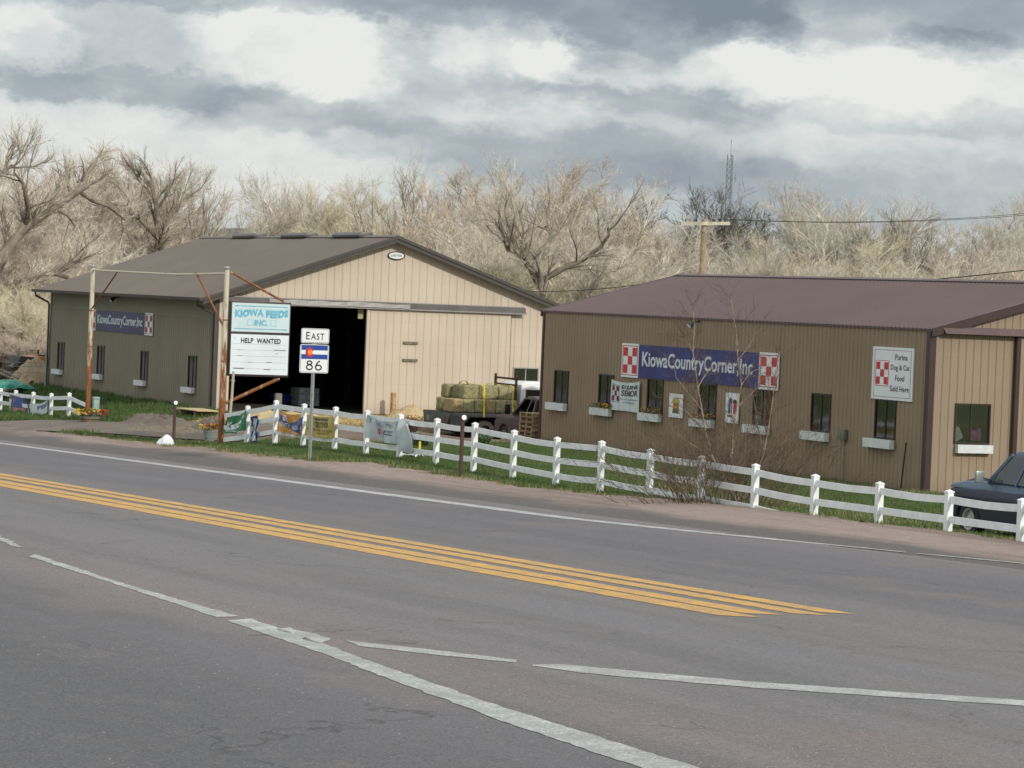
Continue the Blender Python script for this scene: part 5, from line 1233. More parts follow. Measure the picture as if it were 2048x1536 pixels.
# far left: machinery, lumber, tarp, earth
def at(px, py, Y): return Vector(onY(px, py, Y))
mound('earth_pile', at(68, 760, 126)[0], 126, 1.25, 1.0, 1.0, M['dirtpale'], 'big heap of pale dirt beside the far corner of the olive barn', 'earth heap', 11, rough=.35)
mound('earth_pile', at(44, 770, 124)[0], 124, 1.0, .8, .42, M['dirtpale'], 'small yellowish heap of dirt behind the green tarp', 'earth heap', 14)
mb = MB(); vs = []; n = 16; c0 = at(22, 770, 121.5)
for i in range(n+1):
    for j in range(n+1):
        u = i/n; v = j/n; X = c0.x-1.0+2.0*u; Y = 120.8+1.8*v; hh = .30*math.sin(PI*u)**.7*math.sin(PI*v)**.6+.14*mnoise.noise(Vector((u*6, v*6, 2)))*math.sin(PI*u); vs.append((X, Y, c0.z-.12+hh))
mb.add(vs, [(i*(n+1)+j, (i+1)*(n+1)+j, (i+1)*(n+1)+j+1, i*(n+1)+j+1) for i in range(n) for j in range(n)]); tag(mb.build('green_tarp', M['teal'], smooth=True), 'crumpled blue-green tarp over a low pile behind the left fence', 'tarp')
r_ = random.Random(12)
for i, (x0, y0, x1, y1, lb) in enumerate(((2, 738, 36, 757, 'long weathered plank sloping over the pile above the green tarp'), (0, 746, 26, 758, 'pale plank lying lowest behind the green tarp'), (50, 772, 66, 762, 'short crooked board at the foot of the pale dirt heap'))):
    a = at(x0, y0, 123.2+i*.3); b_ = at(x1, y1, 122.6+i*.3); mb = MB(); mb.bar(a, b_, .16, .05); tag(mb.build('plank', M['woodgrey'] if i != 1 else M['pallet']), lb, 'plank', 'loose planks at the left edge')
p = at(78, 769, 124.2); mb = MB()
root = empty('wooden_pallet', p, 0, 'flat broken pallet between the pale dirt heap and the barn corner', 'pallet')
for j in range(4): mb = MB(); mb.box(-.5+j*.26, -.32+j*.26, -.4, .4, .05, .08); mb.build('deck_board', M['woodgrey'], root, world=False)
for j in range(2): mb = MB(); mb.box(-.5, .5, -.35+j*.6, -.28+j*.6, -.05, .048); mb.build('stringer', M['pallet'], root, world=False)
# orange and black loader seen from the side, bucket towards the left
q = at(60, 745, 129.5); rt = empty('wheel_loader', q, 0, 'orange farm loader with a black bucket behind the pale dirt heap', 'loader'); k = 1.0
def lp(px, py, dy=0): return at(px, py, 129.5+dy)-q
def ext(name, pts, m, y0, y1, bev=.03):
    mb = MB(); P_ = [lp(*a) for a in pts]; n = len(P_); mb.add([Vector((v.x, y0, v.z)) for v in P_]+[Vector((v.x, y1, v.z)) for v in P_], [tuple(range(n)), tuple(range(n, 2*n))[::-1]]+[(i, n+i, n+(i+1) % n, (i+1) % n) for i in range(n)]); return mb.build(name, m, rt, world=False, bevel=bev)
ext('engine_cover', [(58, 713), (70, 711), (92, 714), (92, 726), (74, 730), (60, 724)], M['orangepaint'], -.5, .9)
ext('bucket', [(31, 711), (57, 713), (60, 726), (74, 731), (56, 742), (36, 752), (34, 740), (24, 732), (26, 722)], M['dark'], -.9, .9)
ext('lift_arm', [(17, 731), (28, 725), (36, 727), (34, 732), (20, 735)], M['dirtpale'], -.25, -.1, .01)
for px_, dy in ((66, -.5), (88, -.5), (66, .8), (88, .8)):
    c0 = lp(px_, 742); mb = MB(); mb.prism([(.36*math.cos(t), .36*math.sin(t)) for t in np.linspace(0, 2*PI, 21)[:-1]], Matrix.Translation((c0.x, dy, c0.z)) @ Matrix.Rotation(PI/2, 4, 'X'), -.12, .12); w_ = mb.build('wheel', M['rubber'], rt, world=False, bevel=.03)
mb = MB(); a = lp(76, 713); mb.tube([a+Vector((0, 0, -.1)), a+Vector((0, 0, .3))], .04, 8); mb.build('exhaust_pipe', M['dark'], rt, world=False)
mb = MB(); a = lp(83, 716); mb.box(a.x-.15, a.x+.1, -.2, .25, a.z-.1, a.z+.14); mb.build('seat', M['dark'], rt, world=False, bevel=.02)
wfr = empty('wire_fence', at(92, 772, 121.8), 0, 'thin wire fence with a pale steel post at the barn corner', 'fence')
mb = MB(); mb.tube([at(90, 775, 121.8), at(92.5, 704, 121.8)], .035, 8); mb.build('post', M['galv'], wfr)
mb = MB(); mb.tube([at(5, 745, 121.8), at(6.5, 706, 121.8)], .03, 8); mb.build('post', M['brownpost'], wfr)
for yy in (707, 725, 733, 745): mb = MB(); mb.tube([at(6, yy-1, 121.8), at(91, yy+.5, 121.8)], .008, 4); mb.build('wire', M['galv'], wfr)

# ------------------------------------------------------------------ vehicles, local frame: +x forward, z up from the ground
def wheel(parent, x, y, rad, wd, dusty=False, dual=False):
    s = 1 if y > 0 else -1; mm = Matrix.Translation((x, y, rad)) @ Matrix.Rotation(-PI/2*s, 4, 'X'); N_ = 28; mb = MB()
    prof = [(rad*.56, 0), (rad*.62, wd*.5-.02), (rad*.9, wd*.5), (rad, wd*.36), (rad, -wd*.36), (rad*.9, -wd*.5), (rad*.58, -wd*.5+.02)]; vs = []
    for r__, d_ in prof:
        for j in range(N_): t = 2*PI*j/N_; vs.append(mm @ Vector((r__*math.cos(t), r__*math.sin(t), d_)))
    k = len(prof); fs = [(i*N_+j, i*N_+(j+1) % N_, (i+1)*N_+(j+1) % N_, (i+1)*N_+j) for i in range(k-1) for j in range(N_)]
    mb.add(vs, fs); w = mb.build('wheel', M['rubberdust'] if dusty else M['rubber'], parent, world=False, smooth=True)
    mb = MB(); prof = [(rad*.60, wd*.46), (rad*.52, wd*.42), (rad*.48, wd*.18), (rad*.25, wd*.22), (rad*.20, wd*.40), (rad*.10, wd*.42), (.005, wd*.42)]; vs = []
    for r__, d_ in prof:
        for j in range(N_): t = 2*PI*j/N_; vs.append(mm @ Vector((r__*math.cos(t), r__*math.sin(t), d_)))
    k = len(prof); fs = [(i*N_+j, i*N_+(j+1) % N_, (i+1)*N_+(j+1) % N_, (i+1)*N_+j) for i in range(k-1) for j in range(N_)]
    mb.add(vs, fs); mb.build('rim', M['rim'], w, world=False, smooth=True)
def archprof(xs_, top, bottom, wheels, rr):
    """body side outline with wheel arches; top: list of (x,z) from rear to front"""
    pts = list(top); 
    lo = []
    for wx in sorted(wheels, reverse=True):
        lo += [(wx+rr*math.cos(t), max(bottom, .36+rr*math.sin(t))) for t in np.linspace(-.12, PI+.12, 11)]
    return pts+[(top[-1][0], bottom+.1)]+lo+[(top[0][0], bottom+.05)]
def extrude(mb, pts, y0, y1, zf=None):
    n = len(pts); zf = zf or (lambda z: 0)
    mb.add([(x, y0+(zf(z) if y0 < 0 else -zf(z)), z) for x, z in pts]+[(x, y1-(zf(z) if y1 > 0 else -zf(z)), z) for x, z in pts], [tuple(range(n)), tuple(range(n, 2*n))[::-1]]+[(i, n+i, n+(i+1) % n, (i+1) % n) for i in range(n)])
def pickup(loc, rz, label, low, up, cab, name='pickup_truck', bed=True, L=5.3, hood=1.12, roofz=1.84, two=True, mirror=True, boxy=True, doorm=None, dusty=False):
    root = empty(name, loc, rz, label, 'pickup truck'); Wd_ = .96; fx = L*.36; rx = -L*.30
    frontx = L*.5; ws = frontx-1.35   # windscreen base
    cabr = ws-1.62; bedr = -L*.5
    # lower body
    belt = hood-.17
    mb = MB(); extrude(mb, archprof(None, [(bedr if bed else cabr, belt-.03), (cabr, belt), (ws, belt+.01), (frontx-.12, belt-.03), (frontx, belt-.16)], .36, [fx, rx] if bed else [fx], .44), -Wd_, Wd_, lambda z: .05*max(0, (.6-z)/.4))
    mb.build('body', low, root, world=False, bevel=.02)
    # shoulder band and hood
    mb = MB(); extrude(mb, [(cabr, belt+.005), (cabr, hood+.0), (ws, hood+.01), (frontx-.5, hood-.035), (frontx-.08, hood-.11), (frontx-.02, belt-.02)], -Wd_+.015, Wd_-.015, lambda z: .09*max(0, (z-belt)/.17)); mb.build('fender_top', up, root, world=False, bevel=.025)
    mb = MB(); extrude(mb, [(ws+.05, hood-.03), (ws+.05, hood+.055), (frontx-.45, hood+.03), (frontx-.12, hood-.045), (frontx-.06, hood-.12)], -.62, .62, lambda z: .05*max(0, (z-hood)/.06)); mb.build('hood', low, root, world=False, bevel=.03)
    if bed:
        for s in (-1, 1): mb = MB(); extrude(mb, [(bedr, belt+.0), (bedr, hood+.02), (cabr-.08, hood+.02), (cabr-.08, belt+.0)], s*Wd_-.06 if s > 0 else -Wd_+.01, s*Wd_-.01 if s > 0 else -Wd_+.06); mb.build('bed_side', low, root, world=False, bevel=.012)
        mb = MB(); mb.box(bedr, bedr+.05, -Wd_+.07, Wd_-.07, .55, hood+.02); mb.build('tailgate', low, root, world=False, bevel=.01)
    # cab shell: pillars + roof
    wsx = ws-.58; rz0 = roofz
    side = [(ws, hood+.01), (wsx, rz0-.10), (wsx-.18, rz0), (cabr+.22, rz0), (cabr+.05, rz0-.08), (cabr, hood+.01)]
    def inn(z): return .20*max(0, (z-hood)/(roofz-hood))
    mb = MB()   # roof
    extrude(mb, [(wsx+.02, rz0-.12), (wsx-.16, rz0), (wsx-.5, rz0+.02), (cabr+.25, rz0), (cabr+.04, rz0-.10)], -Wd_+.05, Wd_-.05, inn); mb.build('roof', cab, root, world=False, bevel=.03)
    ins = lambda z: Wd_-.05-inn(z)
    for s in (-1, 1):
        for nm, (xa, za), (xb, zb2), w in (('pillar', (ws-.03, hood), (wsx-.02, rz0-.08), .07), ('pillar', (cabr+.05, hood), (cabr+.10, rz0-.08), .12), ('pillar', (ws-1.0, hood), (wsx-.62, rz0-.08), .06)):
            mb = MB(); mb.bar((xa, s*ins(za), za-.02), (xb, s*ins(zb2), zb2), w, .05, (0, s, 0)); mb.build(nm, cab, root, world=False)
        mb = MB(); mb.add([(ws-.05, s*(ins(hood)+.004), hood+.01), (cabr+.06, s*(ins(hood)+.004), hood+.01), (cabr+.10, s*(ins(rz0-.1)+.004), rz0-.10), (wsx-.02, s*(ins(rz0-.1)+.004), rz0-.10)], [(0, 1, 2, 3)]); mb.build('side_window', M['carglass'], root, world=False, fixn=False)
        if doorm: mb = MB(); mb.box(cabr+.05, cabr+.75, s*(Wd_-.0)-.004, s*(Wd_+.006)-.0, .5, hood-.02); mb.build('door_panel', doorm, root, world=False)
    mb = MB(); mb.add([(ws-.01, -ins(hood), hood+.02), (ws-.01, ins(hood), hood+.02), (wsx-.0, ins(rz0-.1), rz0-.10), (wsx-.0, -ins(rz0-.1), rz0-.10)], [(0, 1, 2, 3)]); mb.build('windscreen', M['carglass'], root, world=False, fixn=False)
    mb = MB(); mb.add([(cabr+.02, -ins(hood), hood+.02), (cabr+.02, ins(hood), hood+.02), (cabr+.06, ins(rz0-.1), rz0-.10), (cabr+.06, -ins(rz0-.1), rz0-.10)], [(0, 1, 2, 3)]); mb.build('rear_window', M['carglass'], root, world=False, fixn=False)
    # interior
    mb = MB(); mb.box(cabr+.12, cabr+.55, -.72, .72, .55, hood-.0); mb.box(cabr+.10, cabr+.26, -.72, .72, hood, hood+.28); mb.build('seat', M['seat'], root, world=False, bevel=.04)
    mb = MB(); mb.box(ws-.32, ws-.05, -.78, .78, hood-.12, hood+.03); mb.build('dashboard', M['darkplastic'], root, world=False)
    mb = MB(); pts = [(ws-.50+.06*math.sin(t), .38+.19*math.cos(t), hood+.06+.18*math.sin(t)) for t in np.linspace(0, 2*PI, 25)]; mb.tube(pts, .014, 6, cap=False); mb.tube([(ws-.5, .38, hood+.06), (ws-.3, .38, hood-.02)], .02, 6); mb.build('steering_wheel', M['darkplastic'], root, world=False)
    # underbody and wheel wells
    mb = MB(); mb.box(bedr+.1 if bed else cabr-.1, frontx-.12, -.72, .72, .34, belt-.06); mb.build('chassis', M['underbody'], root, world=False)
    mb = MB(); mb.box(frontx-.02, frontx+.035, -.80, .80, .62, hood-.14); gq = mb.build('grille', M['dark'], root, world=False, bevel=.01)
    mb = MB()
    for j in range(4): mb.box(frontx+.03, frontx+.045, -.55, .55, .66+j*.075, .69+j*.075)
    mb.build('grille_bars', M['chrome'], gq, world=False)
    for s in (-1, 1): mb = MB(); mb.box(frontx+.03, frontx+.055, s*.68-.11, s*.68+.11, .70, .90); mb.build('headlight', M['lens'], root, world=False, bevel=.015)
    mb = MB(); mb.box(frontx+.02, frontx+.14, -.97, .97, .40, .58); mb.build('bumper', M['chrome'] if two else M['dark'], root, world=False, bevel=.03)
    for wx in ((fx, rx) if bed else (fx,)):
        for s in (-1, 1): wheel(root, wx, s*(Wd_-.14), .37, .24, dusty)
    if mirror:
        for s in (-1, 1):
            mb = MB(); mb.bar((ws-.12, s*(Wd_-.06), hood+.02), (ws-.02, s*(Wd_+.16), hood+.12), .02, .02); mr = mb.build('mirror', M['darkplastic'], root, world=False)
            mb = MB(); mb.box(ws-.06, ws+.02, s*(Wd_+.16)-.10, s*(Wd_+.16)+.10, hood-.02, hood+(.33 if doorm else .22)); mb.build('mirror_head', M['darkplastic'] if doorm else M['galv'], mr, world=False, bevel=.03)
    return root
# front of the blue truck is at the left: heading towards -X
tb = pickup((34.97, 49.42, g(35, 49.5)-.01), R(90), 'dark blue two tone pickup parked beside the store gable, cut off by the frame', M['cp_blue'], M['cp_blue2'], M['cp_blue2'], L=5.3, hood=1.17, roofz=1.83)
mb = MB(); a = (-.55+.05+2.65-1.35-.3, 0, 1.82); mb.lathe([(.05, 0), (.05, .05), (.02, .08)], (-.1, -.35, 1.80), 10); mb.build('roof_marker_light', M['orange'], tb, world=False)
pickup((43.3, 90.25, -.58), R(90), 'dusty maroon pickup half hidden behind the store corner and pallets', M['cp_brown'], M['cp_brown'], M['cp_brown'], L=5.4, hood=1.17, roofz=1.80, two=False, doorm=M['cp_red'], dusty=False)
# flatbed truck heading +X
Yn = 94.6; fb_near = onY(903, 826, Yn); bl_ = onY(1027, 826, Yn)[0]-fb_near[0]+.25; zb2 = g(fb_near[0]+1, Yn); fbh = fb_near[2]-zb2
BLn = bl_; BWd = 2.45
rt = empty('flatbed_truck', (fb_near[0], Yn, zb2), 0, 'white flatbed truck loaded with hay bales in front of the cream barn door', 'truck')
mb = MB(); mb.box(0, BLn, 0, BWd, fbh-.13, fbh); mb.build('flatbed', M['bedsteel'], rt, world=False, bevel=.01)
mb = MB(); mb.add([(-.02, 0, fbh), (-.02, BWd, fbh), (-.02, BWd-.1, fbh-.42), (-.02, .35, fbh-.42), (.12, 0, fbh), (.12, BWd, fbh), (.25, BWd-.1, fbh-.42), (.25, .35, fbh-.42)], [(0, 1, 2, 3), (7, 6, 5, 4), (0, 4, 5, 1), (1, 5, 6, 2), (2, 6, 7, 3), (3, 7, 4, 0)]); tb_ = mb.build('tail_board', M['bedsteel'], rt, world=False)
for yy in (.5, 1.95): mb = MB(); mb.box(-.035, -.021, yy-.13, yy+.13, fbh-.34, fbh-.16); mb.build('tail_lamp', mat('lamp_dim', (.16, .04, .04), .4) if yy < 1 else M['tin'], tb_, world=False)
mb = MB(); mb.add([(.0, .02, fbh-.13), (.75, .02, fbh-.13), (.3, .02, fbh-.55), (.05, .02, fbh-.55), (.0, .12, fbh-.13), (.75, .12, fbh-.13), (.3, .12, fbh-.55), (.05, .12, fbh-.55)], [(0, 1, 2, 3), (7, 6, 5, 4), (0, 4, 5, 1), (1, 5, 6, 2), (2, 6, 7, 3), (3, 7, 4, 0)]); mb.build('bed_skirt', M['bedsteel'], rt, world=False)
mb = MB(); mb.box(.3, BLn+3.9, .7, BWd-.7, .35, fbh-.14); mb.build('chassis', M['underbody'], rt, world=False)
for s_y in (.28, BWd-.28): wheel(rt, 1.35, s_y if s_y < 1 else s_y, .39, .30, dusty=True)
for o_ in [c for c in rt.children if c.name.startswith('wheel')][:1]: pass
mb = MB()
for yy in (.35, BWd-.35): mb.box(BLn-.06, BLn, yy-.05, yy+.05, fbh, fbh+1.36)
for zz in (fbh+1.0, fbh+1.22): mb.box(BLn-.055, BLn-.005, .3, BWd-.3, zz-.035, zz+.035)
mb.build('headache_rack', mat('rack_rust', (.06, .028, .02), .7), rt, world=False)
cx0 = BLn+.12
mb = MB(); extrude(mb, [(cx0, .6), (cx0, 1.25), (cx0+2.2, 1.25), (cx0+3.2, 1.18), (cx0+3.5, .95), (cx0+3.5, .5), (cx0+3.2, .5)]+[(cx0+2.7+.45*math.cos(t), .4+.45*math.sin(t)) for t in np.linspace(0, PI, 9)]+[(cx0+2.1, .5)], .25, BWd-.25); mb.build('body', M['cp_white'], rt, world=False, bevel=.03)
mb = MB(); extrude(mb, [(cx0, 1.26), (cx0+.04, fbh+1.02), (cx0+.25, fbh+1.12), (cx0+1.5, fbh+1.12), (cx0+1.75, fbh+1.0), (cx0+2.25, 1.26)], .32, BWd-.32); cb_ = mb.build('cab', M['cp_white'], rt, world=False, bevel=.05)
for a, b_ in ((.22, .85), (1.0, 1.75)): mb = MB(); mb.box(cx0+a, cx0+b_, .308, .318, 1.42, fbh+.86); mb.build('side_window', M['carglass'], cb_, world=False)
mb = MB(); mb.box(cx0+.01, cx0+.012, .55, BWd-.55, 1.45, fbh+.85); 
for s_y in (.40, BWd-.40): wheel(rt, cx0+2.7, s_y, .38, .24, dusty=True)

# hay bales
def bale_mesh(name, seed, sx=.92, sy=.46, sz=.47):
    bm = bmesh.new(); bmesh.ops.create_cube(bm, size=1); bmesh.ops.subdivide_edges(bm, edges=bm.edges, cuts=7, use_grid_fill=True)
    for v in bm.verts:
        c0 = v.co.copy(); q = 1-.10*(abs(c0.x*2)**6+abs(c0.y*2)**6+abs(c0.z*2)**6-1)*.5
        co_ = Vector((c0.x*sx, c0.y*sy, c0.z*sz))*(min(1.03, q)); nn = mnoise.fractal(Vector((co_.x*5, co_.y*9, co_.z*9+seed*7)), 1, 2, 4)
        tie = -.016*(math.exp(-((abs(c0.y)-.2)/.045)**2)); v.co = co_*(1+.07*nn)+co_.normalized()*tie
    for f in bm.faces: f.smooth = True
    q_ = random.Random(seed)
    for i in range(420):
        f = 1 if q_.random() < .5 else -1; ax = q_.choice((0, 1, 2, 2)); p_ = Vector((q_.uniform(-.5, .5)*sx, q_.uniform(-.5, .5)*sy, q_.uniform(-.5, .5)*sz)); p_[ax] = f*(sx, sy, sz)[ax]*.485
        d_ = Vector((q_.gauss(0, 1), q_.gauss(0, 1), q_.gauss(0, 1))); d_[ax] = f*abs(q_.gauss(.15, .3)); d_ = d_.normalized()*q_.uniform(.04, .1); e_ = d_.orthogonal().normalized()*.005
        bm.faces.new([bm.verts.new(p_-e_), bm.verts.new(p_+e_), bm.verts.new(p_+d_)])
    me = bpy.data.meshes.new(name); bm.to_mesh(me); bm.free(); return me
bms = [bale_mesh('hay_bale', s) for s in range(3)]
for me in bms: me.materials.append(M['hay'])
bt = [bale_mesh('hay_bale', s+5) for s in range(2)]
for me in bt: me.materials.append(M['haytip'])
fuzzm = M['hay']
r_ = random.Random(7); LV = []
nb = 6; stp = (BLn-.14)/nb
ordn = ('first', 'second', 'third', 'fourth', 'fifth', 'sixth')
for i in range(nb):
    LV.append((.12+stp*(i+.5), .62, 0, PI/2, stp/.46, bt if i in (0, 3) else bms, '%s hay bale from the tail, bottom row, near side of the flatbed' % ordn[i]))
for j in range(1): LV.append((.75, 1.85, 0, 0, 1, bms, 'hay bale at the far rear corner of the flatbed, bottom layer'))
for i in range(3): LV.append((1.35+i*.95 if 1.35+i*.95 < BLn-.4 else BLn-.5, 1.75, 0, 0, 1, bms, '%s hay bale of the hidden far row on the flatbed' % ordn[i]))
nt_ = 3; st2 = (BLn-.62)/nt_
for i in range(nt_): LV.append((.60+st2*(i+.5), .62, 1, 0, st2/.92, bms, '%s hay bale from the tail in the top layer, near row' % ordn[i]))
for i in range(nt_): LV.append((.60+st2*(i+.5), 1.15, 1, 0, st2/.92, bms, '%s hay bale from the tail in the top layer, middle row' % ordn[i]))
for i in range(nt_): LV.append((.42+st2*(i+.5), 1.72, 1, 0, st2/.92, bms, '%s hay bale from the tail in the top layer, far row' % ordn[i]))
base = Vector(rt.location)+Vector((0, 0, fbh))
for i, (x, y, lv, rz, sc, mm, lb) in enumerate(LV):
    o = bpy.data.objects.new('hay_bale', mm[i % len(mm)]); COL.objects.link(o); o.location = base+Vector((x, y, .235+lv*.465+.012)); o.rotation_euler = (0, 0, rz+r_.uniform(-.04, .04))
    o.scale = (1.0, sc*1.0, 1) if rz else (sc*1.0, 1.08, 1)
    tag(o, lb, 'hay bale', 'hay bales on the flatbed truck')
for xx, yy0, lb in ((1.22, .0, 'yellow strap over the hay near the middle of the flatbed'), (BLn-.28, 0, 'yellow strap over the hay near the cab')):
    x = base.x+xx; mb = MB(); z0 = base.z
    P_ = [(x, base.y-.03, z0-.12), (x+.02, base.y+.05, z0+.2), (x+.02, base.y+.09, z0+.96), (x, base.y+.3, z0+.99), (x, base.y+2.2, z0+.99), (x, base.y+2.47, z0-.1)]
    for a, b_ in zip(P_, P_[1:]): mb.bar(a, b_, .055 if xx < 2 else .03, .012, (0, -1, 0) if abs(a[1]-b_[1]) < .3 else (0, 0, 1))
    tag(mb.build('cargo_strap', M['strap']), lb, 'strap')
mb = MB(); P_ = [base+Vector((.95+.16*math.sin(t), 1.2, .94+.16*math.cos(t))) for t in np.linspace(-1.5, 1.5, 9)]
for a, b_ in zip(P_, P_[1:]): mb.bar(a, b_, .10, .01, (0, 0, 1) if 0 else (a-base-Vector((.95, 1.2, .84))))
tag(mb.build('cargo_strap', mat('strap_olive', (.35, .28, .05), .6)), 'looped loose end of yellow strap on top of the hay', 'strap')

# ------------------------------------------------------------------ utility pole, wires, tower, far house
UP = Vector((70.1, 130, -1)); up_ = empty('utility_pole', UP, 0, 'wooden utility pole with a crossarm behind the maroon roof', 'utility pole')
mb = MB(); mb.tube([UP, (70.1, 130, 4), (70.1, 130, 8.75)], [.2, .17, .14], 12); mb.build('pole', M['pole'], up_)
mb = MB(); mb.bar((68.7, 129.84, 8.46), (71.42, 129.84, 8.60), .14, .17); ca = mb.build('crossarm', M['pole2'], up_)
for x in (69.0, 70.62, 71.35): mb = MB(); mb.lathe([(.02, 0), (.02, .07), (.06, .09), (.07, .15), (.03, .2)], (x, 129.84, 8.55+.05*(x-69)), 10); mb.build('insulator', M['galv'], ca)
for s in (-1, 1): mb = MB(); mb.bar((70.1+s*.6, 129.82, 8.48), (70.1, 129.86, 8.05), .04, .03); mb.build('arm_brace', M['galv'], up_)
def cable(name, A, B_, sag_, rad, lb):
    A = Vector(A); B_ = Vector(B_); mb = MB(); mb.tube([A.lerp(B_, t)-Vector((0, 0, sag_*4*t*(1-t))) for t in np.linspace(0, 1, 24)], rad, 4, cap=False); return tag(mb.build(name, M['wire']), lb, 'cable', 'overhead cables')
e1 = onY(2300, 398, 118); e2 = onY(2300, 404, 121)
cable('overhead_cable', (71.35, 129.84, 8.8), e1, .5, .011, 'upper overhead cable running right from the crossarm of the utility pole'); cable('overhead_cable', (70.62, 129.84, 8.78), e2, .5, .011, 'lower of the two cables running right from the utility pole crossarm')
cable('overhead_cable', onY(1040, 583, 131), onY(1400, 548, 128), .25, .02, 'dark cable crossing low over the gap between the two roofs'); cable('overhead_cable', onY(1500, 577, 125), onY(2300, 505, 112), .35, .024, 'thick dark cable crossing low before the trees above the maroon roof')
mb = MB(); T0 = Vector((329.6, 600, -2)); tw = empty('radio_mast', T0, 0, 'tall thin blue-grey lattice radio mast behind the dark tree', 'mast')
zt_ = 39.2; w0 = .75
legs = [Vector((T0.x+w0*math.cos(a), 600+w0*math.sin(a), 0)) for a in (.3, .3+2*PI/3, .3+4*PI/3)]
mb = MB(); mb2 = MB()
for q in legs: k = MB(); k.tube([(q.x, q.y, -2), (q.x, q.y, zt_)], .11, 5); k.build('leg', M['tower'], tw)
z = -2; i = 0
while z < zt_-1.3:
    for j in range(3): a = legs[j]; b_ = legs[(j+1) % 3]; mb2.bar((a.x, a.y, z), (b_.x, b_.y, z+1.3), .07, .07); mb2.bar((b_.x, b_.y, z+1.3), (a.x, a.y, z+1.3), .05, .05)
    z += 1.3
mb2.build('lattice', M['tower'], tw)
mb = MB(); mb.tube([(T0.x, 600, zt_-.5), (T0.x, 600, zt_+3.5)], .06, 5); mb.build('antenna', M['tower'], tw)
mb = MB(); mb.bar((T0.x-.6, 600, 34.0), (T0.x+1.6, 600, 33.9), .1, .1); mb.bar((T0.x+1.4, 600, 33), (T0.x+1.4, 600, 35), .1, .1); mb.build('side_antenna', M['tower'], tw)
hp_ = at(283, 545, 215); hb_ = empty('far_house', (hp_.x, 215, -2), 0, 'pale house with white trim seen through the bare trees on the left', 'house')
mb = MB(); hx0 = at(236, 500, 215).x; hx1 = at(336, 500, 215).x; hz1 = at(285, 484, 215).z; mb.box(hx0, hx1, 215, 223, -2, hz1); mb.build('wall', mat('house_wall', (.42, .33, .27), .8), hb_)
mb = MB(); mm_ = (hx0+hx1)/2; mb.add([(hx0-.4, 214.6, hz1), (hx1+.4, 214.6, hz1), (hx1+.4, 223.4, hz1), (hx0-.4, 223.4, hz1), (hx0-.4, 219, hz1+.9), (hx1+.4, 219, hz1+.9)], [(0, 1, 5, 4), (2, 3, 4, 5), (0, 4, 3), (1, 2, 5), (0, 3, 2, 1)]); mb.build('roof', mat('house_roof', (.20, .19, .19), .8), hb_)
for i, (xa, xb, ya, yb) in enumerate(((226, 242, 470, 485), (262, 275, 486, 505), (291, 306, 498, 506), (312, 326, 497, 506), (243, 250, 476, 492))):
    p0 = at(xa, yb, 214.95); p1 = at(xb, ya, 214.95); mb = MB(); mb.box(max(hx0+.05, p0.x), max(hx0+.5, p1.x), 214.90, 214.98, p0.z, p1.z); wq = mb.build('window', M['signwhite'], hb_); mb = MB(); mb.box(max(hx0+.12, p0.x+.09), max(hx0+.42, p1.x-.09), 214.86, 214.9, p0.z+.09, p1.z-.09); mb.build('pane', M['carglass'], wq)
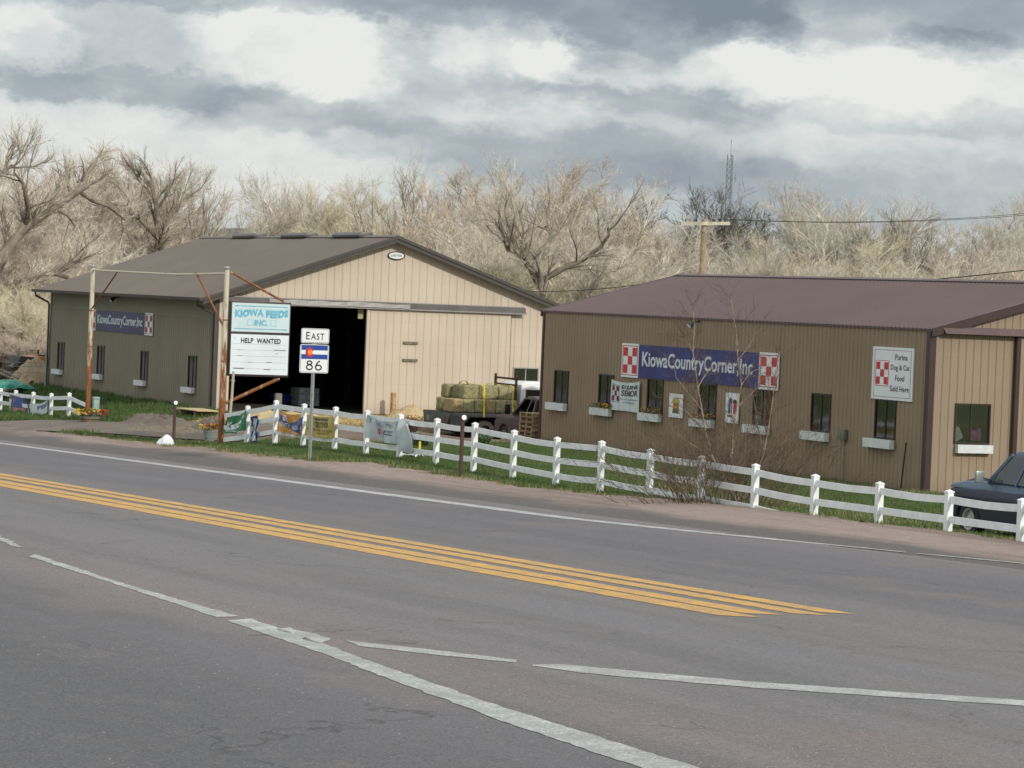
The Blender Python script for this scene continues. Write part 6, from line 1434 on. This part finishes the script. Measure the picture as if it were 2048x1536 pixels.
# ------------------------------------------------------------------ bare cottonwood trees
def tree_mesh(seed, H=12., spread=.9, nl=5, dens=1., trunk=.22, droop=0., twl=1.0, leanx=0., fine=3, guides=None, thick=1., tw=1.):
    """returns limb MB and numpy ribbon arrays of twigs; tree standing at the origin"""
    r_ = random.Random(seed); mb = MB(); TV = []; TF = []
    def ribbon(p, q, w):
        d_ = q-p; a = Vector((r_.gauss(0, 1), r_.gauss(0, 1), r_.gauss(0, .4))); s = d_.cross(a)
        if s.length < 1e-6: return
        s.normalize(); s *= w*.5; n = len(TV); TV.extend((p-s, p+s, q)); TF.append((n, n+1, n+2))
    def wander(p, d_, L, k, bend, up):
        pts = [p.copy()]; d_ = d_.normalized()
        for i in range(k):
            d_ = (d_+Vector((r_.gauss(0, bend), r_.gauss(0, bend), r_.gauss(0, bend)+up))).normalized(); pts.append(pts[-1]+d_*L/k)
        return pts, d_
    def child_dir(d_, ang):
        a = d_.orthogonal().normalized(); a.rotate(Matrix.Rotation(r_.uniform(0, 2*PI), 3, d_)); return (d_*math.cos(ang)+a*math.sin(ang)).normalized()
    def grow(p, d_, L, rad, lev):
        if lev == 4:
            q = p+d_*L; ribbon(p, q, rad*2)
            for k in range(fine):
                s0 = p.lerp(q, r_.uniform(.2, .95)); dd = child_dir(d_, r_.uniform(.25, .75)); dd.z += .18-droop; ribbon(s0, s0+dd.normalized()*L*r_.uniform(.35, .75), rad*1.5)
            return
        k = (5, 6, 5, 4)[lev]; pts, de = wander(p, d_, L, k, (.05, .15, .17, .16)[lev], (.02, .05, .06, .06)[lev]-droop*(lev >= 2))
        rr = [rad*(1-.6*i/k) for i in range(k+1)]; mb.tube(pts, rr, (9, 7, 5, 3)[lev], cap=lev < 2)
        n = int((nl, 8, 9, 13*dens)[lev]+r_.random())
        for j in range(n):
            if lev == 0: t = .55+.45*(j+.5)/n; ang = r_.uniform(.35, .95)*spread
            else: t = r_.uniform((.2, .2, .1)[lev-1], 1); ang = r_.uniform(.3, .95) if lev < 3 else r_.uniform(.25, .8)
            f = t*k; i = min(int(f), k-1); s0 = pts[i].lerp(pts[i+1], f-i); dl = (pts[i+1]-pts[i]).normalized()
            dd = child_dir(dl, ang)
            if lev == 0:
                a = 2*PI*(j/n)+r_.uniform(-.4, .4); dd = Vector((math.cos(a)*math.sin(ang)+leanx, math.sin(a)*math.sin(ang), math.cos(ang)))
            dd.z += .12 if lev else 0
            LL = H*(.42, .22, .12, .046*twl)[lev]*r_.uniform(.65, 1.1); grow(s0, dd.normalized(), LL, (rad*(1-.5*t)*(.62, .5, .45)[lev] if lev < 3 else (.0085*tw)), lev+1)
        if lev < 3: grow(pts[-1], de, H*(.36, .18, .08)[lev]*.8, rr[-1]*.9, lev+1)
    if guides:
        for pts, rad, kids in guides:
            pts = [Vector(q) for q in pts]; n = len(pts); mb.tube(pts, [rad*(1-.65*i/(n-1)) for i in range(n)], 9)
            for j in range(kids):
                t = r_.uniform(.15, 1)*(n-1); i = min(int(t), n-2); s0 = pts[i].lerp(pts[i+1], t-i); dl = (pts[i+1]-pts[i]).normalized(); dd = child_dir(dl, r_.uniform(.4, 1.1)); dd.z += .25; grow(s0, dd.normalized(), H*.26*r_.uniform(.5, 1.1), rad*.32, 2)
    else: grow(Vector((0, 0, 0)), Vector((leanx*.5, 0, 1)), H*trunk, .030*H*thick, 0)
    return mb, np.array([tuple(v) for v in TV]), np.array(TF)
TP = {}
def proto(key, name, barkm, twigm, label, **kw):
    mb, V_, F_ = tree_mesh(**kw); V0 = np.array(mb.v); top = float(np.percentile(V_[:, 2], 99.9))
    root = empty(name, (0, 0, 0), 0, label, 'tree'); mb.build('trunk', barkm, root, world=False, smooth=True, fixn=False); npmesh('crown', V_, F_, twigm, root, world=False)
    TP[key] = [root, top, False]
proto('a', 'cottonwood_tree', M['barkpale'], M['twig'], '', seed=1, H=13, spread=.85, nl=5, dens=1.1, thick=1.25)
proto('b', 'cottonwood_tree', M['barkpale'], M['twigred'], '', seed=7, H=12, spread=1.0, nl=6, dens=1.1, thick=1.2)
proto('c', 'cottonwood_tree', M['barkpale'], M['twig'], '', seed=12, H=14, spread=.62, nl=5, dens=.95, trunk=.3, thick=1.4)
proto('d', 'dark_elm_tree', M['bark'], M['twigdark'], '', seed=21, H=11, spread=1.0, nl=6, dens=.9)
proto('e', 'sparse_tree', M['barkmid'], M['twig'], '', seed=33, H=11, spread=1.0, nl=4, dens=.35, fine=2)
proto('f', 'willow_tree', M['barkpale'], M['twigolive'], '', seed=45, H=9, spread=.95, nl=7, dens=1.2, trunk=.12, tw=.75)
proto('h', 'brush_thicket', M['barkpale'], M['twigolive'], '', seed=61, H=6, spread=.9, nl=8, dens=1.0, trunk=.1, tw=.55, thick=1.5)
proto('i', 'brush_thicket', M['bark'], M['twigred'], '', seed=66, H=6, spread=.9, nl=8, dens=1.0, trunk=.1, tw=.55, thick=1.5)
rt_ = random.Random(77)
def plant(key, px, ytop, dist, label, wid=1., rz=None, group='bare trees behind the buildings', base=None):
    root, top, used = TP[key]; r = ray(px, ytop); t = dist/r[1]; X = r[0]*t; z = CZ+r[2]*t; zb = base if base is not None else (g(X, dist) if dist < 160 else -1.9)
    s = (z-zb)/top; s = max(.25, s); sc = (s*wid, s*wid, s); rz = rt_.uniform(0, 2*PI) if rz is None else rz
    if not used:
        root.location = (X, dist, zb); root.rotation_euler = (0, 0, rz); root.scale = sc; root['label'] = label; root['group'] = group; TP[key][2] = True; return root
    return dup(root, (X, dist, zb), rz, label, sc, group)
T = [
 # key, px, ytop, dist, width, label
 ('a', 20, 270, 190, 1.2, 'tall pale tree behind the leaning tree at the left edge'),
 ('b', 110, 305, 178, 1.1, 'budding tree behind the left rusty post, right of the left edge trees'),
 ('a', 205, 292, 205, 1.1, 'pale broad crown above the far end of the barn roof, left half'),
 ('b', 285, 288, 188, 1.1, 'reddish budding crown above the far end of the barn roof'),
 ('c', 330, 312, 215, .9, 'upright pale tree just left of the sparse tree in the sky gap'),
 ('e', 405, 335, 185, .8, 'sparse tree with open branches beside the gap of low sky'),
 ('f', 480, 452, 235, 1.0, 'low yellowish willow in the sky gap above the left roof ridge'),
 ('c', 578, 335, 225, 1.0, 'tall rounded tree over the first two ridge vents'),
 ('c', 655, 335, 235, 1.0, 'tall slim tree over the gap between two ridge vents'),
 ('f', 700, 392, 205, 1.2, 'yellowish willow crown over the middle of the barn ridge'),
 ('f', 765, 372, 215, 1.2, 'yellow green willow over the peak of the cream gable'),
 ('e', 845, 312, 200, 1., 'open dark limbed tree standing right of the cream gable peak'),
 ('b', 930, 335, 225, 1.1, 'budding tree above the oval badge side of the cream gable'),
 ('a', 1040, 312, 210, 1.15, 'big pale tree above the right slope of the barn roof'),
 ('b', 1140, 318, 200, 1.1, 'wide budding tree above the gap between the two buildings'),
 ('a', 1225, 375, 215, 1.1, 'pale tree left of the utility pole'),
 ('c', 1290, 430, 205, 1.1, 'slim pale tree just left of the utility pole crossarm'),
 ('d', 1385, 375, 250, 1.5, 'dark elm behind the utility pole'),
 ('d', 1455, 400, 262, 1.3, 'dark elm at the foot of the radio mast'),
 ('f', 1500, 470, 215, 1.2, 'low golden willow right of the utility pole'),
 ('e', 1520, 440, 230, .9, 'sparse pale tree between the mast and the tall pale trees'),
 ('c', 1600, 360, 225, .9, 'tallest pale trunked tree above the middle of the maroon roof'),
 ('c', 1690, 372, 215, 1.1, 'second tall pale tree above the maroon roof, right of the tallest'),
 ('e', 1770, 385, 210, 1.2, 'sparse spreading tree above the right part of the maroon roof'),
 ('f', 1700, 475, 190, 1.3, 'golden rounded willow in front of the tall trees above the maroon roof'),
 ('b', 1860, 450, 215, 1.2, 'low budding tree under the cables on the right'),
 ('e', 1935, 425, 200, 1.1, 'sparse light tree crossed by the cables on the right'),
 ('a', 2020, 385, 205, 1.1, 'pale tree at the right edge'),
 ('c', 2110, 400, 200, 1., 'pale tree partly beyond the right edge'),
]
for k_, px, yt, ds, wd, lb in T: plant(k_, px, yt+(8 if px < 800 else 0), ds, lb, wd)
def guided(name, Y, G, label, seed, H, **kw):
    O = Vector((onY(G[0][0][0][0], 600, Y)[0], Y, -1.5)); r2 = random.Random(seed); gs = []
    for pts, rad, kids, dy in G:
        n = len(pts); P_ = [Vector(onY(x, y, Y+dy*i/n))-O for i, (x, y) in enumerate(pts)]
        if pts[0][1] > 590: P_ = [Vector((P_[0].x, 0, 0))]+P_
        gs.append((P_, rad, kids))
    mb, V_, F_ = tree_mesh(seed=seed, H=H, guides=gs, **kw); root = empty(name, O, 0, label, 'tree', 'bare trees behind the buildings')
    mb.build('trunk', M['barkmid'], root, world=False, smooth=True, fixn=False); npmesh('crown', V_, F_, M['twig'], root, world=False)
guided('leaning_cottonwood', 150, [([(-60, 640), (-10, 530), (22, 488), (54, 452), (108, 416), (157, 382), (176, 371)], .36, 14, 0), ([(157, 382), (185, 402), (215, 412), (250, 440)], .12, 5, 4), ([(54, 452), (56, 407), (45, 365), (28, 345)], .15, 7, -4),
   ([(-60, 610), (-20, 580), (22, 560), (67, 549), (108, 546), (135, 555)], .30, 9, 2), ([(-60, 470), (-30, 400), (-10, 355), (25, 330)], .2, 8, 0), ([(108, 416), (135, 432), (150, 452)], .08, 3, 3)],
   'big leaning tree with heavy dark limbs at the left edge, nearest of all trees', 91, 10.5, dens=.8)
guided('cottonwood_tree', 172, [([(312, 620), (314, 520), (319, 460), (312, 405), (300, 360)], .30, 14, 0), ([(316, 470), (345, 430), (365, 395)], .14, 7, 3), ([(318, 480), (280, 440), (250, 420)], .14, 6, -3), ([(245, 620), (250, 520), (238, 480)], .2, 6, 3)],
   'tree with a heavy dark upright trunk just above the far end of the barn roof', 92, 9.5, dens=.9)
guided('cottonwood_tree', 162, [([(1098, 640), (1088, 590), (1078, 548), (1060, 528), (1040, 505), (1015, 500)], .34, 10, 0), ([(1068, 536), (1085, 505), (1100, 478), (1098, 450)], .17, 8, 4), ([(1085, 560), (1130, 535), (1165, 520), (1200, 495), (1218, 470), (1215, 450)], .2, 9, -4), ([(1060, 528), (1050, 480), (1020, 440)], .14, 7, 2)],
   'dark limbed crooked tree rising from the gap between the two buildings', 93, 12, dens=.6)
guided('cottonwood_tree', 166, [([(1150, 640), (1166, 600), (1186, 572), (1212, 545), (1222, 540)], .24, 7, 0), ([(1186, 572), (1196, 540), (1200, 520)], .1, 5, 2)], 'low dark forked tree just above the left end of the maroon roof', 94, 9, dens=.7)
# second, lower rank that closes the gaps
def ORD(n): return '%d%s' % (n, {1: 'st', 2: 'nd', 3: 'rd'}.get(n % 10 if n not in (11, 12, 13) else 0, 'th'))
low = [(-20, 400, 165), (60, 430, 158), (150, 415, 170), (230, 420, 178), (325, 440, 185), (385, 470, 195), (535, 440, 250), (610, 420, 245), (730, 430, 232), (810, 440, 205), (880, 420, 190), (950, 430, 180), (1000, 450, 172), (1075, 470, 168),
       (1150, 450, 178), (1215, 470, 170), (1265, 490, 180), (1340, 470, 200), (1420, 485, 205), (1470, 490, 190), (1560, 470, 180), (1630, 500, 185), (1745, 480, 185), (1800, 500, 175), (1880, 490, 185), (1950, 500, 178), (2010, 480, 185), (2070, 470, 190)]
side = ['left of the barn', 'above the barn roof', 'between the buildings', 'above the maroon roof']
for i, (px, yt, ds) in enumerate(low):
    k_ = 'abciacfbcabcafbcabicabfcabcab'[i]
    nm = {'a': 'pale young cottonwood', 'b': 'budding young cottonwood', 'c': 'slim young cottonwood', 'h': 'yellowish brush thicket', 'i': 'brown brush thicket', 'f': 'low willow'}[k_]
    ref = 'left edge' if px < 100 else 'left rusty post' if px < 280 else 'far house' if px < 420 else 'ridge vents' if px < 760 else 'cream gable peak' if px < 960 else 'right barn slope' if px < 1200 else 'utility pole' if px < 1500 else 'tall pale trees' if px < 1780 else 'right edge'
    plant(k_, px, yt, ds, '%s, low rank, %s from the left, near the %s' % (nm, ORD(i+1), ref), 1.25, group='low trees and brush behind the buildings')
# brush left of the barn, nearer
for i, (px, yt, ds, k_) in enumerate(((-30, 560, 146, 'h'), (30, 590, 140, 'i'), (75, 600, 142, 'h'), (10, 640, 136, 'i'), (130, 560, 150, 'h'), (60, 655, 133, 'i'), (100, 610, 138, 'h'))):
    plant(k_, px, yt, ds, '%s brush left of the olive barn wall, %s' % ('brown' if k_ == 'i' else 'yellowish', ('highest at the frame edge', 'middle height near the edge', 'pale clump over the earth heap', 'low by the frame edge', 'highest beside the barn corner', 'lowest of all near the loader', 'clump touching the barn downspout')[i]), 1.2, group='brush left of the barn')
# far wood: one mass of twigs that reads as stuff
r_ = np.random.RandomState(4); n = 120000
X = r_.uniform(-10, 330, n); Y = r_.uniform(255, 300, n)
top = 5.2+1.6*np.sin(X*.11)+1.2*np.sin(X*.31+2)+.8*np.sin(X*.9)-.5
Zb = -2+(top+2)*np.sqrt(r_.uniform(0, 1, n)); L = r_.uniform(.5, 1.4, n); a = r_.uniform(0, 2*PI, n); sl = r_.uniform(.0, .7, n); w = .035
P0 = np.stack([X, Y, Zb], 1); S = np.stack([np.cos(a+1.57)*w, np.sin(a+1.57)*w, 0*a], 1); P1 = P0+np.stack([np.cos(a)*sl*L, np.sin(a)*sl*L, L], 1)
tag(npmesh('distant_woods', np.stack([P0-S, P0+S, P1], 1).reshape(-1, 3), np.arange(3*n).reshape(-1, 3), M['twig']), kind='stuff')

# ------------------------------------------------------------------ bare shrub in front of the store
base = Vector(gr(1472, 1008)); Ys = base.y
root = empty('bare_shrub', base, 0, 'tall leafless shrub with pale stems in front of the fence and navy banner', 'shrub')
r_ = random.Random(5); st = MB(); TVs = []; TFs = []
def rib(p, q, w):
    s = (q-p).cross(Vector((r_.gauss(0, 1), r_.gauss(0, 1), r_.gauss(0, .3))))
    if s.length < 1e-6: return
    s.normalize(); s *= w*.5; n = len(TVs); TVs.extend((p-s, p+s, q+s*.3, q-s*.3)); TFs.append((n, n+1, n+2, n+3))
def twigs(p, d_, L, w, dep):
    k = 4; pts = [p]; 
    for i in range(k): d_ = (d_+Vector((r_.gauss(0, .09), r_.gauss(0, .09), r_.gauss(.03, .06)))).normalized(); pts.append(pts[-1]+d_*L/k)
    for i in range(k): rib(pts[i], pts[i+1], w*(1-.18*i))
    if dep > 0:
        for j in range(r_.randint(3, 5)):
            t = r_.uniform(.25, 1)*k; i = min(int(t), k-1); s0 = pts[i].lerp(pts[i+1], t-i); a = d_.orthogonal().normalized(); a.rotate(Matrix.Rotation(r_.uniform(0, 6.28), 3, d_)); dd = d_*math.cos(.55)+a*math.sin(.55); twigs(s0, dd, L*r_.uniform(.3, .55), w*.62, dep-1)
stems = [([(1478, 1005), (1452, 962), (1425, 915), (1412, 868), (1404, 820), (1396, 775), (1386, 705), (1389, 650), (1385, 610)], .046, 0),
         ([(1480, 1004), (1470, 960), (1463, 915), (1467, 860), (1474, 815), (1483, 770), (1476, 720), (1472, 660), (1465, 620), (1461, 585)], .042, .3),
         ([(1486, 1005), (1512, 950), (1528, 905), (1538, 850), (1545, 800), (1552, 740), (1560, 700)], .036, -.3),
         ([(1404, 820), (1380, 790), (1352, 755), (1345, 710)], .02, 0), ([(1412, 868), (1385, 835), (1350, 800)], .016, .1), ([(1396, 775), (1410, 750), (1425, 735)], .016, .1), ([(1483, 770), (1500, 745), (1525, 735)], .018, .2),
         ([(1474, 815), (1500, 790), (1520, 770)], .018, .2), ([(1528, 905), (1515, 850), (1508, 800), (1500, 770)], .022, -.3), ([(1425, 915), (1370, 880), (1340, 850)], .018, .1), ([(1463, 915), (1445, 890), (1440, 860)], .016, 0), ([(1480, 1004), (1445, 960), (1430, 900)], .026, .3), ([(1386, 705), (1372, 680), (1350, 655)], .012, 0), ([(1476, 720), (1500, 690), (1515, 655)], .012, .2)]
for pts, rad, dy in stems:
    n = len(pts); P_ = []
    for i, (x, y) in enumerate(pts): P_.append(Vector(onY(x, y, Ys+dy*i/n*1.5)))
    P_[0] = P_[0] if pts[0][1] < 1000 else Vector((P_[0].x, Ys, g(P_[0].x, Ys)-.05))
    k = MB(); k.tube(P_, [rad*.62*(1-.75*i/(n-1)) for i in range(n)], 7); st.add(k.v, k.f)
    for i in range(1, n):
        for j in range(8 if rad > .03 else 5):
            s0 = P_[i-1].lerp(P_[i], r_.random()); d0 = (P_[i]-P_[i-1]).normalized(); a = d0.orthogonal().normalized(); a.rotate(Matrix.Rotation(r_.uniform(0, 6.28), 3, d0)); twigs(s0, (d0*.8+a*.7).normalized(), r_.uniform(.35, .8), .016, 2 if i < n*.6 else 1)
    twigs(P_[-1], (P_[-1]-P_[-2]).normalized(), .5, .010, 2)
st.build('stems', M['shrubbark'], root, smooth=True)
for i in range(190):
    bx = r_.gauss(1440, 72); p = Vector(onY(bx, 1004, Ys+r_.uniform(-.5, .5))); p.z = g(p.x, p.y)-.03; u = (bx-1440)/105; d0 = Vector((u*.9+r_.gauss(0, .25), r_.gauss(0, .35), 1)).normalized(); twigs(p, d0, r_.uniform(.6, 1.9), .026, 2)
npmesh('twigs', np.array([tuple(v) for v in TVs]), np.array(TFs), M['shrubtwig'], root)
